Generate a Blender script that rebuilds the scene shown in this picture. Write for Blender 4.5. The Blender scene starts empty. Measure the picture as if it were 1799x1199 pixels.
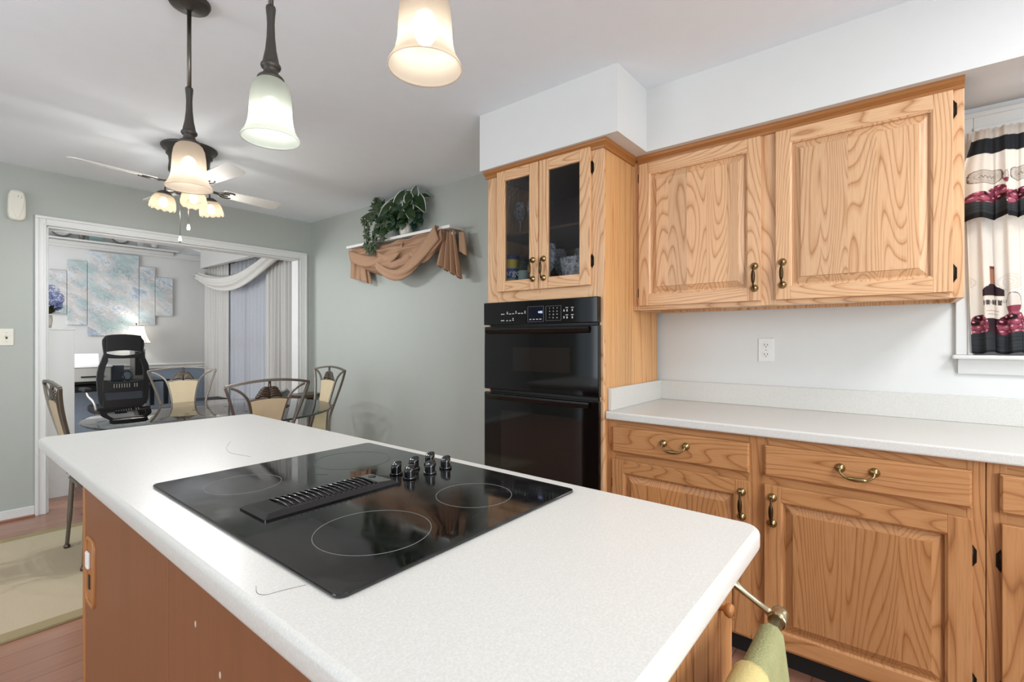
import bpy, bmesh, math, random
from mathutils import Vector, Matrix, noise
random.seed(7)
PI = math.pi
scene = bpy.context.scene
COL = scene.collection

# ------------------------------------------------------------------ camera
cam_d = bpy.data.cameras.new('camera')
cam_d.sensor_width = 36.0
cam_d.lens = 852.0 / 1799.0 * 36.0
cam_d.shift_y = -3.0 / 1799.0
cam_d.clip_start = 0.02
cam = bpy.data.objects.new('camera', cam_d)
COL.objects.link(cam)
cam.location = (0, 0, 1.24)
cam.rotation_euler = (PI / 2, 0, -math.radians(51.1))
scene.camera = cam

# ------------------------------------------------------------------ world, exposure
scene.view_settings.view_transform = 'Standard'
scene.view_settings.look = 'None'
scene.view_settings.exposure = 0.13
scene.view_settings.gamma = 1.0
scene.view_settings.use_curve_mapping = False
w = bpy.data.worlds.new('daylight')
scene.world = w
w.use_nodes = True
w.node_tree.nodes['Background'].inputs[0].default_value = (0.80, 0.90, 1.0, 1)
w.node_tree.nodes['Background'].inputs[1].default_value = 0.8

def lamp(kind, name, loc, energy, color=(1, 1, 1), size=0.1, size_y=None, rot=(0, 0, 0)):
    d = bpy.data.lights.new(name, kind)
    d.energy = energy
    d.color = color
    if kind == 'AREA':
        d.size = size
        if size_y:
            d.shape = 'RECTANGLE'
            d.size_y = size_y
    else:
        d.shadow_soft_size = size
    o = bpy.data.objects.new(name, d)
    o.location = loc
    o.rotation_euler = rot
    COL.objects.link(o)
    return o

# added fill lamps at unseen patio doors and rear window, lighting the room
lamp('AREA', 'patio_fill', (-2.44, 2.5, 1.15), 38, (0.88, 0.95, 1.0), 2.6, 2.1, (0, -PI / 2, 0))
lamp('AREA', 'rear_fill', (-0.5, -2.34, 1.5), 92, (0.89, 0.955, 1.0), 2.0, 1.4, (PI / 2, 0, 0))
# daylight through the office window
lamp('AREA', 'office_daylight', (2.90, 6.2, 1.2), 5, (0.90, 0.95, 1.0), 1.8, 1.7, (0, PI / 2, 0))
# added overhead fill behind the photographer, without a fixture
lamp('AREA', 'overhead_fill', (1.4, -1.1, 2.42), 32, (0.96, 0.98, 1.0), 0.9, 0.6)
# daylight behind the kitchen window curtains
lamp('AREA', 'kitchen_window_daylight', (2.95, -0.64, 1.65), 9, (0.90, 0.95, 1.0), 0.8, 0.8, (0, PI / 2, 0))
# added fill from the unseen left side of the office
lamp('AREA', 'office_side_fill', (-0.35, 6.2, 1.5), 70, (0.96, 0.98, 1.0), 1.6, 1.6, (0, -PI / 2, 0))
# added unseen uplight left of the picture, brightens the far ceiling
lamp('AREA', 'uplight_fill', (-1.1, 2.2, 1.7), 9, (0.97, 0.98, 1.0), 0.35, 0.35, (PI, 0, 0))
PENDANT_W, FAN_W, DESK_W = 4.0, 20.0, 6.0

# ------------------------------------------------------------------ helpers
def srgb(c):
    if isinstance(c, str):
        c = [int(c[i:i + 2], 16) / 255 for i in (0, 2, 4)]
    return tuple(((x / 12.92) if x <= 0.04045 else ((x + 0.055) / 1.055) ** 2.4) for x in c) + (1.0,)

class N:
    """node tree shorthand"""
    def __init__(s, m):
        m.use_nodes = True
        s.t = m.node_tree
        s.b = s.t.nodes.get('Principled BSDF')
        s.out = s.t.nodes.get('Material Output')
    def n(s, kind, **k):
        x = s.t.nodes.new(kind)
        for a, v in k.items():
            if hasattr(x, a):
                setattr(x, a, v)
        return x
    def l(s, a, b):
        s.t.links.new(a, b)
    def math(s, op, a, b=None):
        x = s.n('ShaderNodeMath', operation=op)
        for i, v in enumerate((a, b)):
            if v is None: continue
            if isinstance(v, (int, float)): x.inputs[i].default_value = v
            else: s.l(v, x.inputs[i])
        return x.outputs[0]
    def ramp(s, fac, stops):
        r = s.n('ShaderNodeValToRGB')
        e = r.color_ramp.elements
        while len(e) < len(stops): e.new(0.5)
        for i, (p, c) in enumerate(stops):
            e[i].position = p
            e[i].color = c if len(c) == 4 else srgb(c)
        s.l(fac, r.inputs[0])
        return r.outputs[0]
    def noise(s, vec, scale, detail=2, rough=0.5):
        x = s.n('ShaderNodeTexNoise')
        x.inputs['Scale'].default_value = scale
        x.inputs['Detail'].default_value = detail
        x.inputs['Roughness'].default_value = rough
        if vec is not None: s.l(vec, x.inputs['Vector'])
        return x.outputs[0]
    def mix(s, fac, a, b, mode='MIX'):
        x = s.n('ShaderNodeMix', data_type='RGBA', blend_type=mode)
        for i, v in ((0, fac), (6, a), (7, b)):
            if isinstance(v, (int, float)): x.inputs[i].default_value = v
            elif isinstance(v, tuple): x.inputs[i].default_value = v
            else: s.l(v, x.inputs[i])
        return x.outputs[2]
    def coord(s, scale=(1, 1, 1), kind='Object', rand=0.0):
        tc = s.n('ShaderNodeTexCoord')
        mp = s.n('ShaderNodeMapping')
        mp.inputs['Scale'].default_value = scale
        s.l(tc.outputs[kind], mp.inputs['Vector'])
        if rand:
            oi = s.n('ShaderNodeObjectInfo')
            cm = s.n('ShaderNodeCombineXYZ')
            r = s.math('MULTIPLY', oi.outputs['Random'], rand)
            for i in range(3): s.l(r, cm.inputs[i])
            s.l(cm.outputs[0], mp.inputs['Location'])
        return mp.outputs[0]
    def bump(s, h, strength=0.2, dist=0.01):
        x = s.n('ShaderNodeBump')
        x.inputs['Strength'].default_value = strength
        x.inputs['Distance'].default_value = dist
        s.l(h, x.inputs['Height'])
        s.l(x.outputs[0], s.b.inputs['Normal'])

def mat(name, col, rough=0.5, metal=0.0, var=0.06, scale=12.0, bump=0.0, bscale=60.0, spec=0.5, coat=0.0, sub=None):
    m = bpy.data.materials.new(name)
    q = N(m)
    v = q.coord((1, 1, 1))
    c = srgb(col)
    d = tuple(x * (1 - var * 2) for x in c[:3]) + (1,)
    f = q.noise(v, scale, 3)
    q.l(q.mix(f, d, c), q.b.inputs['Base Color'])
    q.b.inputs['Roughness'].default_value = rough
    q.b.inputs['Metallic'].default_value = metal
    q.b.inputs['Specular IOR Level'].default_value = spec
    q.b.inputs['Coat Weight'].default_value = coat
    if bump:
        q.bump(q.noise(v, bscale, 3), bump, 0.004)
    return m

def oak(name, grain, light, mid, dark, planks=0.0, plank_axis=1, rough=0.38, contrast=1.0, freq=30.0, across=6.5, along=0.75):
    """flat-sawn oak: contour lines of stretched noise; grain = axis of the fibres"""
    m = bpy.data.materials.new(name)
    q = N(m)
    base = q.coord((1, 1, 1), rand=7.0)
    tc = q.n('ShaderNodeTexCoord')
    if planks:
        sp = q.n('ShaderNodeSeparateXYZ')
        q.l(tc.outputs['Object'], sp.inputs[0])
        k = q.math('FLOOR', q.math('DIVIDE', sp.outputs[plank_axis], planks))
        wn = q.n('ShaderNodeTexWhiteNoise', noise_dimensions='1D')
        q.l(k, wn.inputs['W'])
        off = q.n('ShaderNodeVectorMath', operation='SCALE')
        q.l(wn.outputs['Color'], off.inputs[0])
        off.inputs['Scale'].default_value = 5.0
        ad = q.n('ShaderNodeVectorMath', operation='ADD')
        q.l(base, ad.inputs[0]); q.l(off.outputs[0], ad.inputs[1])
        base = ad.outputs[0]
    s = [across] * 3; s[grain] = along
    mp = q.n('ShaderNodeMapping'); mp.inputs['Scale'].default_value = s
    q.l(base, mp.inputs['Vector'])
    f = q.noise(mp.outputs[0], 1.0, 1.0, 0.3)
    ring = q.math('FRACT', q.math('MULTIPLY', f, freq))
    line = q.ramp(ring, [(0.0, dark), (0.08, mid), (0.34, light), (0.84, light), (0.95, mid), (1.0, dark)])
    line = q.mix(1 - 0.9 * min(1.0, contrast), line, srgb(light))
    s2 = [220.0, 220.0, 220.0]; s2[grain] = 9.0
    mp2 = q.n('ShaderNodeMapping'); mp2.inputs['Scale'].default_value = s2
    q.l(base, mp2.inputs['Vector'])
    g = q.noise(mp2.outputs[0], 1.0, 2, 0.6)
    fine = q.ramp(g, [(0.30, dark), (0.52, light), (0.9, light)])
    c = q.mix(0.22 * contrast, line, fine)
    broad = q.noise(base, 3.0, 2)
    c = q.mix(q.math('MULTIPLY', broad, 0.35), c, srgb(mid))
    if planks:
        tint = q.ramp(wn.outputs['Value'], [(0.0, (0.86, 0.86, 0.86, 1)), (1.0, (1.06, 1.03, 1.0, 1))])
        c = q.mix(1.0, c, tint, 'MULTIPLY')
    q.l(c, q.b.inputs['Base Color'])
    q.b.inputs['Roughness'].default_value = rough
    q.b.inputs['Specular IOR Level'].default_value = 0.4
    q.bump(g, 0.12, 0.002)
    return m

def glass(name, tint=(1, 1, 1), refl=1.0, ior=1.5, rough=0.0, bump=0.0, bscale=90, tint_all=1.0):
    """thin clear sheet: see-through, with Fresnel reflections"""
    m = bpy.data.materials.new(name)
    q = N(m)
    q.t.nodes.remove(q.b)
    tr = q.n('ShaderNodeBsdfTransparent'); tr.inputs[0].default_value = tuple(tint) + (1,)
    gl = q.n('ShaderNodeBsdfGlossy'); gl.inputs['Roughness'].default_value = rough
    fr = q.n('ShaderNodeFresnel'); fr.inputs[0].default_value = ior
    mx = q.n('ShaderNodeMixShader')
    q.l(q.math('MULTIPLY', fr.outputs[0], refl), mx.inputs[0])
    q.l(tr.outputs[0], mx.inputs[1]); q.l(gl.outputs[0], mx.inputs[2])
    nz = q.noise(q.coord((1, 1, 1)), bscale, 2)
    if bump:
        b = q.n('ShaderNodeBump'); b.inputs['Strength'].default_value = bump; b.inputs['Distance'].default_value = 0.01
        q.l(nz, b.inputs['Height'])
        q.l(b.outputs[0], gl.inputs['Normal']); q.l(b.outputs[0], fr.inputs['Normal'])
    q.l(mx.outputs[0], q.out.inputs[0])
    return m

def shade_glass(name, col, emit, clear, scatter=0.06):
    """lit frosted lamp glass: glows, scatters and lets part of the bulb through"""
    m = bpy.data.materials.new(name)
    q = N(m)
    q.t.nodes.remove(q.b)
    c = srgb(col)
    n = q.noise(q.coord((1, 1, 1)), 25, 3)
    cc = q.mix(q.math('MULTIPLY', n, 0.25), c, tuple(x * 0.75 for x in c[:3]) + (1,))
    dim = q.mix(1.0, cc, (scatter, scatter, scatter, 1), 'MULTIPLY')
    tl = q.n('ShaderNodeBsdfTranslucent'); q.l(dim, tl.inputs[0])
    df = q.n('ShaderNodeBsdfDiffuse'); q.l(dim, df.inputs[0])
    tr = q.n('ShaderNodeBsdfTransparent'); tr.inputs[0].default_value = (1, 0.96, 0.9, 1)
    em = q.n('ShaderNodeEmission'); q.l(cc, em.inputs[0]); em.inputs[1].default_value = emit
    a = q.n('ShaderNodeMixShader'); a.inputs[0].default_value = 0.5
    q.l(tl.outputs[0], a.inputs[1]); q.l(df.outputs[0], a.inputs[2])
    b = q.n('ShaderNodeMixShader'); b.inputs[0].default_value = clear
    q.l(a.outputs[0], b.inputs[1]); q.l(tr.outputs[0], b.inputs[2])
    ad = q.n('ShaderNodeAddShader')
    q.l(b.outputs[0], ad.inputs[0]); q.l(em.outputs[0], ad.inputs[1])
    q.l(ad.outputs[0], q.out.inputs[0])
    return m

def emitter(name, col, strength):
    m = bpy.data.materials.new(name)
    q = N(m)
    n = q.noise(q.coord((1, 1, 1)), 5, 1)
    c = srgb(col)
    cc = q.mix(q.math('MULTIPLY', n, 0.1), c, (1, 1, 1, 1))
    q.l(cc, q.b.inputs['Emission Color'])
    q.b.inputs['Emission Strength'].default_value = strength
    q.b.inputs['Base Color'].default_value = c
    return m

def painted(name, rough=0.8, transl=0.0):
    """cloth or canvas whose print is stored per vertex"""
    m = bpy.data.materials.new(name)
    q = N(m)
    a = q.n('ShaderNodeAttribute', attribute_name='print')
    nz = q.noise(q.coord((400, 400, 400)), 1.0, 1)
    c = q.mix(q.math('MULTIPLY', nz, 0.12), a.outputs['Color'], (0.0, 0.0, 0.0, 1))
    q.l(c, q.b.inputs['Base Color'])
    q.b.inputs['Roughness'].default_value = rough
    if transl:
        tl = q.n('ShaderNodeBsdfTranslucent'); q.l(c, tl.inputs[0])
        mx = q.n('ShaderNodeMixShader'); mx.inputs[0].default_value = transl
        q.l(q.b.outputs[0], mx.inputs[1]); q.l(tl.outputs[0], mx.inputs[2])
        q.l(mx.outputs[0], q.out.inputs[0])
    return m

def cloth(name, col, transl=0.3, clear=0.0, var=0.05, scale=40):
    m = bpy.data.materials.new(name)
    q = N(m)
    c = srgb(col)
    n = q.noise(q.coord((1, 1, 1)), scale, 3)
    cc = q.mix(n, tuple(x * (1 - 2 * var) for x in c[:3]) + (1,), c)
    q.l(cc, q.b.inputs['Base Color'])
    q.b.inputs['Roughness'].default_value = 0.85
    q.b.inputs['Specular IOR Level'].default_value = 0.2
    q.bump(q.noise(q.coord((1, 1, 1)), 600, 1), 0.15, 0.001)
    tl = q.n('ShaderNodeBsdfTranslucent'); q.l(cc, tl.inputs[0])
    mx = q.n('ShaderNodeMixShader'); mx.inputs[0].default_value = transl
    q.l(q.b.outputs[0], mx.inputs[1]); q.l(tl.outputs[0], mx.inputs[2])
    last = mx
    if clear:
        tr = q.n('ShaderNodeBsdfTransparent')
        m2 = q.n('ShaderNodeMixShader'); m2.inputs[0].default_value = clear
        q.l(mx.outputs[0], m2.inputs[1]); q.l(tr.outputs[0], m2.inputs[2])
        last = m2
    q.l(last.outputs[0], q.out.inputs[0])
    return m

class MB:
    """collects shapes and links them as one mesh object"""
    def __init__(s):
        s.v = []; s.f = []; s.m = []; s.s = []; s.col = None; s.M = None
    def add(s, vs, fs, m=0, smooth=False):
        o = len(s.v)
        if s.M is not None:
            vs = [tuple(s.M @ Vector(p)) for p in vs]
        s.v += [tuple(p) for p in vs]
        s.f += [tuple(i + o for i in f) for f in fs]
        s.m += [m] * len(fs); s.s += [smooth] * len(fs)
        return s
    def box(s, x0, x1, y0, y1, z0, z1, m=0):
        x0, x1 = min(x0, x1), max(x0, x1); y0, y1 = min(y0, y1), max(y0, y1); z0, z1 = min(z0, z1), max(z0, z1)
        vs = [(x, y, z) for z in (z0, z1) for y in (y0, y1) for x in (x0, x1)]
        return s.add(vs, [(0, 2, 3, 1), (4, 5, 7, 6), (0, 1, 5, 4), (2, 6, 7, 3), (0, 4, 6, 2), (1, 3, 7, 5)], m)
    def prism(s, poly, fn, a0, a1, m=0, smooth=False):
        """poly of (u,v); fn(u,v,d) places a point; extruded from d=a0 to a1"""
        n = len(poly)
        vs = [fn(u, v, a0) for u, v in poly] + [fn(u, v, a1) for u, v in poly]
        fs = [tuple(range(n - 1, -1, -1)), tuple(range(n, 2 * n))]
        s.add(vs, fs, m, False)
        o = len(s.v) - 2 * n
        s.f += [(o + i, o + (i + 1) % n, o + n + (i + 1) % n, o + n + i) for i in range(n)]
        s.m += [m] * n; s.s += [smooth] * n
        return s
    def tube(s, pts, r, n=10, m=0, closed=False, caps=True, flat=1.0, up=None):
        pts = [Vector(p) for p in pts]
        rs = r if isinstance(r, (list, tuple)) else [r] * len(pts)
        L = len(pts)
        vs = []; prev = None
        for i, p in enumerate(pts):
            if closed: t = pts[(i + 1) % L] - pts[i - 1]
            else: t = pts[min(i + 1, L - 1)] - pts[max(i - 1, 0)]
            if t.length < 1e-9: t = Vector((0, 0, 1))
            t.normalize()
            if up is not None: a = Vector(up)
            elif prev is not None: a = prev
            else: a = Vector((0, 0, 1)) if abs(t.z) < 0.9 else Vector((1, 0, 0))
            b = t.cross(a)
            if b.length < 1e-6: b = t.cross(Vector((1, 0, 0)) if abs(t.x) < 0.9 else Vector((0, 1, 0)))
            b.normalize(); a = b.cross(t).normalized(); prev = a
            for k in range(n):
                th = 2 * PI * k / n + PI / n
                vs.append(tuple(p + (b * math.cos(th) + a * math.sin(th) * flat) * rs[i]))
        fs = []
        for i in range(L if closed else L - 1):
            j = (i + 1) % L
            for k in range(n):
                k2 = (k + 1) % n
                fs.append((i * n + k, i * n + k2, j * n + k2, j * n + k))
        s.add(vs, fs, m, n > 5)
        if caps and not closed:
            o = len(s.v) - L * n
            s.f += [tuple(o + k for k in range(n - 1, -1, -1)), tuple(o + (L - 1) * n + k for k in range(n))]
            s.m += [m] * 2; s.s += [False] * 2
        return s
    def lathe(s, prof, n=24, c=(0, 0, 0), m=0, M=None, ripple=None, cap=False):
        """prof of (r,z); ripple(theta,i) scales r and adds z"""
        vs = []
        for i, (r, z) in enumerate(prof):
            for k in range(n):
                th = 2 * PI * k / n
                rr, zz = r, z
                if ripple:
                    a, b = ripple(th, i); rr *= a; zz += b
                p = Vector((rr * math.cos(th), rr * math.sin(th), zz))
                if M is not None: p = M @ p
                vs.append((p.x + c[0], p.y + c[1], p.z + c[2]))
        fs = []
        for i in range(len(prof) - 1):
            for k in range(n):
                k2 = (k + 1) % n
                fs.append((i * n + k, i * n + k2, (i + 1) * n + k2, (i + 1) * n + k))
        if cap:
            fs.append(tuple(range(n - 1, -1, -1))); fs.append(tuple((len(prof) - 1) * n + k for k in range(n)))
        return s.add(vs, fs, m, True)
    def ball(s, c, r, n=12, m=0, M=None):
        r = r if isinstance(r, (tuple, list)) else (r, r, r)
        vs = []; h = n // 2
        for i in range(h + 1):
            ph = PI * i / h
            for k in range(n):
                th = 2 * PI * k / n
                p = Vector((r[0] * math.sin(ph) * math.cos(th), r[1] * math.sin(ph) * math.sin(th), r[2] * math.cos(ph)))
                if M is not None: p = M @ p
                vs.append((c[0] + p.x, c[1] + p.y, c[2] + p.z))
        fs = [(i * n + k, (i + 1) * n + k, (i + 1) * n + (k + 1) % n, i * n + (k + 1) % n) for i in range(h) for k in range(n)]
        return s.add(vs, fs, m, True)
    def grid(s, fn, nu, nv, m=0, color=None, smooth=True):
        vs = [fn(i / nu, j / nv) for j in range(nv + 1) for i in range(nu + 1)]
        fs = [(j * (nu + 1) + i, j * (nu + 1) + i + 1, (j + 1) * (nu + 1) + i + 1, (j + 1) * (nu + 1) + i) for j in range(nv) for i in range(nu)]
        s.add(vs, fs, m, smooth)
        if color:
            if s.col is None: s.col = [(1, 1, 1, 1)] * (len(s.v) - len(vs))
            s.col += [color(i / nu, j / nv) for j in range(nv + 1) for i in range(nu + 1)]
        return s
    def build(s, name, mats, parent=None, world=False, bevel=0.0, solid=0.0, sub=0, seg=2):
        me = bpy.data.meshes.new(name)
        vs = s.v
        if world and parent is not None:
            r = parent
            while r.parent: r = r.parent
            L = r.location
            vs = [(p[0] - L.x, p[1] - L.y, p[2] - L.z) for p in vs]
        me.from_pydata(vs, [], s.f)
        for k in (mats if isinstance(mats, (list, tuple)) else [mats]): me.materials.append(k)
        me.polygons.foreach_set('material_index', s.m)
        me.polygons.foreach_set('use_smooth', s.s)
        if s.col:
            s.col += [(1, 1, 1, 1)] * (len(vs) - len(s.col))
            at = me.color_attributes.new('print', 'FLOAT_COLOR', 'POINT')
            at.data.foreach_set('color', [x for c in s.col for x in c])
        bm = bmesh.new(); bm.from_mesh(me)
        if not s.col: bmesh.ops.recalc_face_normals(bm, faces=bm.faces)
        bm.to_mesh(me); bm.free()
        me.update()
        o = bpy.data.objects.new(name, me)
        COL.objects.link(o)
        if parent is not None: o.parent = parent
        if solid:
            k = o.modifiers.new('thickness', 'SOLIDIFY'); k.thickness = solid; k.offset = 0
        if bevel:
            k = o.modifiers.new('bevel', 'BEVEL'); k.width = bevel; k.segments = seg; k.limit_method = 'ANGLE'; k.angle_limit = math.radians(40)
        if sub:
            k = o.modifiers.new('subdivision', 'SUBSURF'); k.levels = sub; k.render_levels = sub
        return o

def tag(o, label, cat, group=None):
    o['label'] = label; o['category'] = cat
    if group: o['group'] = group
    return o
def thing(name, label, cat, loc=(0, 0, 0), rotz=0.0, group=None):
    o = bpy.data.objects.new(name, None)
    o.empty_display_size = 0.1
    COL.objects.link(o)
    o.location = loc; o.rotation_euler = (0, 0, rotz)
    return tag(o, label, cat, group)
def struct(o):
    o['kind'] = 'structure'
    return o
def dup(root, loc, rotz, label, group=None):
    r = root.copy(); COL.objects.link(r)
    r.location = loc; r.rotation_euler = (0, 0, rotz)
    r['label'] = label
    if group: r['group'] = group
    for ch in list(root.children):
        c = ch.copy(); COL.objects.link(c); c.parent = r
        for g in list(ch.children):
            d = g.copy(); COL.objects.link(d); d.parent = c
    return r
def text_mesh(name, body, size, M, material, parent, depth=0.0006, xs=1.0):
    cu = bpy.data.curves.new(name, 'FONT')
    cu.body = body; cu.size = size; cu.extrude = depth; cu.align_x = 'CENTER'; cu.align_y = 'CENTER'
    tmp = bpy.data.objects.new(name, cu); COL.objects.link(tmp)
    dg = bpy.context.evaluated_depsgraph_get()
    me = bpy.data.meshes.new_from_object(tmp.evaluated_get(dg))
    bpy.data.objects.remove(tmp); bpy.data.curves.remove(cu)
    for v in me.vertices: v.co = M @ Vector((v.co.x * xs, v.co.y, v.co.z))
    me.materials.clear(); me.materials.append(material)
    o = bpy.data.objects.new(name, me); COL.objects.link(o)
    o.parent = parent
    return o

def lerp(a, b, t): return a + (b - a) * t
def smooth(a, b, x):
    t = max(0.0, min(1.0, (x - a) / (b - a))); return t * t * (3 - 2 * t)
def arc(p0, p1, p2, n):
    """quadratic curve"""
    p0, p1, p2 = Vector(p0), Vector(p1), Vector(p2)
    return [tuple(p0 * (1 - t) ** 2 + p1 * 2 * t * (1 - t) + p2 * t * t) for t in [i / n for i in range(n + 1)]]
def spline(pts, n=8):
    """Catmull-Rom through the points"""
    P = [Vector(p) for p in pts]
    P = [P[0] * 2 - P[1]] + P + [P[-1] * 2 - P[-2]]
    out = []
    for i in range(1, len(P) - 2):
        for k in range(n):
            t = k / n
            a, b, c, d = P[i - 1], P[i], P[i + 1], P[i + 2]
            out.append(tuple(0.5 * ((2 * b) + (c - a) * t + (2 * a - 5 * b + 4 * c - d) * t * t + (3 * b - a - 3 * c + d) * t ** 3)))
    out.append(tuple(P[-2]))
    return out

# ------------------------------------------------------------------ materials
M = {}
M['ceiling'] = mat('ceiling_paint', 'edf3f8', 0.9, var=0.02, bump=0.05, bscale=120)
M['white_wall'] = mat('white_wall_paint', 'dadbd9', 0.75, var=0.02, bump=0.08, bscale=45)
M['grey_wall'] = mat('grey_green_wall_paint', 'a9ada6', 0.6, var=0.02, bump=0.08, bscale=45)
M['office_wall'] = mat('office_wall_paint', 'b9b8b5', 0.75, var=0.02, bump=0.06, bscale=45)
M['blue_wall'] = mat('blue_dado_paint', '8796a6', 0.6, var=0.1, scale=20, bump=0.4, bscale=30)
M['trim'] = mat('white_trim_paint', 'd6d6d3', 0.4, var=0.015, bump=0.03, bscale=30)
M['white_panel'] = mat('white_melamine', 'd9d9d8', 0.4, var=0.01)
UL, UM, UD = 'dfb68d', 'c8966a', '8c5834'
BL, BM, BD = 'bb885a', 'a87245', '714324'  # darker copy of the oak, with the base cabinets' dimmer light in its colour
M['oak_v'] = oak('oak_upright', 2, UL, UM, UD)
M['oak_h'] = oak('oak_crosswise', 1, UL, UM, UD)
M['oak_x'] = oak('oak_deepwise', 0, UL, UM, UD)
M['oak_panel'] = oak('oak_raised_panel', 2, UL, UM, UD, planks=0.088, freq=40, across=6.0, along=0.8)
M['oak_side'] = oak('oak_side_veneer', 2, 'dcaa74', 'cd9660', '8f5a30', planks=0.15, plank_axis=0, freq=22, across=8, along=0.10)
M['base_v'] = oak('shaded_oak_upright', 2, BL, BM, BD)
M['base_h'] = oak('shaded_oak_crosswise', 1, BL, BM, BD)
M['base_panel'] = oak('shaded_oak_raised_panel', 2, BL, 'a9703f', BD, planks=0.14, freq=42, across=5.0, along=0.6)
M['base_x'] = oak('shaded_oak_deepwise', 2, BL, BM, BD, planks=0.08, plank_axis=0)
M['crown'] = oak('oak_crown', 1, 'a8703f', '97622f', '6d401d', contrast=0.5)
M['island_wood'] = oak('cherry_laminate', 2, '865534', '7e4f30', '633a21', contrast=0.22, freq=6, along=0.4, rough=0.42)
M['edge_wood'] = oak('cherry_edge', 2, 'a8703f', '9b6436', '70431f', contrast=0.4, freq=6)
M['brass'] = mat('antique_brass', 'a08c62', 0.28, 1.0, var=0.15, scale=40)
M['dark_brass'] = mat('darkened_brass', '4a3a26', 0.35, 0.9, var=0.15, scale=40)
M['hinge'] = mat('bronze_hinge', '2e2318', 0.4, 0.8, var=0.2, scale=60)
M['satin_nickel'] = mat('satin_brass_rod', 'b9ab8c', 0.25, 1.0, var=0.08)
M['black_gloss'] = mat('black_appliance_glass', '08090a', 0.06, var=0.1, scale=3, spec=0.5)
M['black'] = mat('black_plastic', '101112', 0.35, var=0.1)
M['oven_window'] = mat('dark_oven_window', '1d1816', 0.05, var=0.1, scale=4)
M['print_white'] = mat('grey_lettering', 'b4b6b4', 0.5, var=0.02)
M['print_dim'] = mat('dim_lettering', '6d706e', 0.5, var=0.02)
M['display'] = mat('blue_black_display', '0b0d1e', 0.1, var=0.1)
M['digits'] = emitter('lit_digits', 'c8d4ff', 1.2)
M['bronze'] = mat('oil_rubbed_bronze', '4f4b46', 0.45, 0.55, var=0.15, scale=30)
M['bronze_hi'] = mat('pewter_rod', '6e6a62', 0.35, 0.9, var=0.1)
M['fan_white'] = mat('white_fan_blade', 'dededa', 0.5, var=0.02)
M['chair_metal'] = mat('pewter_chair_frame', '857d73', 0.36, 0.8, var=0.15, scale=25)
M['chair_dark'] = mat('dark_pewter_casting', '6a6056', 0.35, 0.85, var=0.3, scale=50)
M['beige'] = mat('beige_mottled_back_pad', 'cbb896', 0.6, var=0.09, scale=18, bump=0.1)
M['seat'] = mat('beige_seat_fabric', 'b9a684', 0.8, var=0.1, bump=0.2)
M['dark_wood'] = mat('dark_brown_wood', '4a3a2c', 0.35, var=0.15, scale=9)
M['black_mesh'] = mat('black_office_fabric', '060708', 0.7, var=0.2, scale=30)
M['silver'] = mat('silver_plastic', 'b0aeab', 0.3, 0.6, var=0.06)
M['cream'] = mat('cream_plastic', 'dcd8ca', 0.45, var=0.02)
M['white_plastic'] = mat('white_plastic', 'e4e4e1', 0.35, var=0.02)
M['slot'] = mat('dark_slot', '1b1a19', 0.6, var=0.1)
M['printer_grey'] = mat('grey_printer_shell', 'a7a49d', 0.4, var=0.04)
M['tan_cloth'] = cloth('tan_scarf_cloth', 'b59074', 0.12, var=0.06)
M['sheer'] = cloth('grey_sheer', 'c2c3c6', 0.5, 0.10, var=0.04)
M['curtain'] = cloth('ivory_curtain_cloth', 'c6c3be', 0.3, var=0.04)
M['scarf'] = cloth('pale_scarf_cloth', 'cfccc6', 0.3, 0.0, var=0.05)
M['print_cloth'] = painted('wine_print_cloth', 0.85, 0.25)
M['green_towel'] = mat('green_towel', '999768', 0.95, var=0.14, scale=35, bump=0.6, bscale=260)
M['yellow_towel'] = mat('yellow_towel', 'c8b478', 0.9, var=0.06, scale=30, bump=0.3, bscale=300)
M['leaf'] = mat('dark_green_leaf', '22401a', 0.4, var=0.3, scale=25)
M['leaf_teal'] = mat('blue_green_leaf', '1d4438', 0.4, var=0.3, scale=25)
M['leaf_edge'] = mat('cream_leaf_margin', 'd9dccb', 0.5, var=0.05)
M['ivy'] = mat('ivy_leaf', '3a4f24', 0.45, var=0.35, scale=40)
M['pot'] = mat('white_glazed_pot', 'cfc7bc', 0.3, var=0.08, scale=14)
M['petal'] = mat('blue_petal', '9aa3da', 0.7, var=0.3, scale=50)
M['hydr_leaf'] = mat('olive_leaf', '3f4a26', 0.5, var=0.25, scale=30)
M['shelf'] = mat('white_shelf_board', 'e6e3dd', 0.4, var=0.02)
M['clear'] = glass('clear_table_glass', (0.90, 0.95, 0.92), 1.0, 1.5)
M['glass_edge'] = mat('green_glass_edge', '22352d', 0.1, var=0.1)
M['seeded'] = glass('seeded_door_glass', (0.80, 0.81, 0.82), 0.45, 1.45, 0.03, 0.10, 70)
M['crystal'] = glass('crystal', (0.86, 0.89, 0.93), 1.6, 1.6, 0.02, 0.5, 120)
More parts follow.
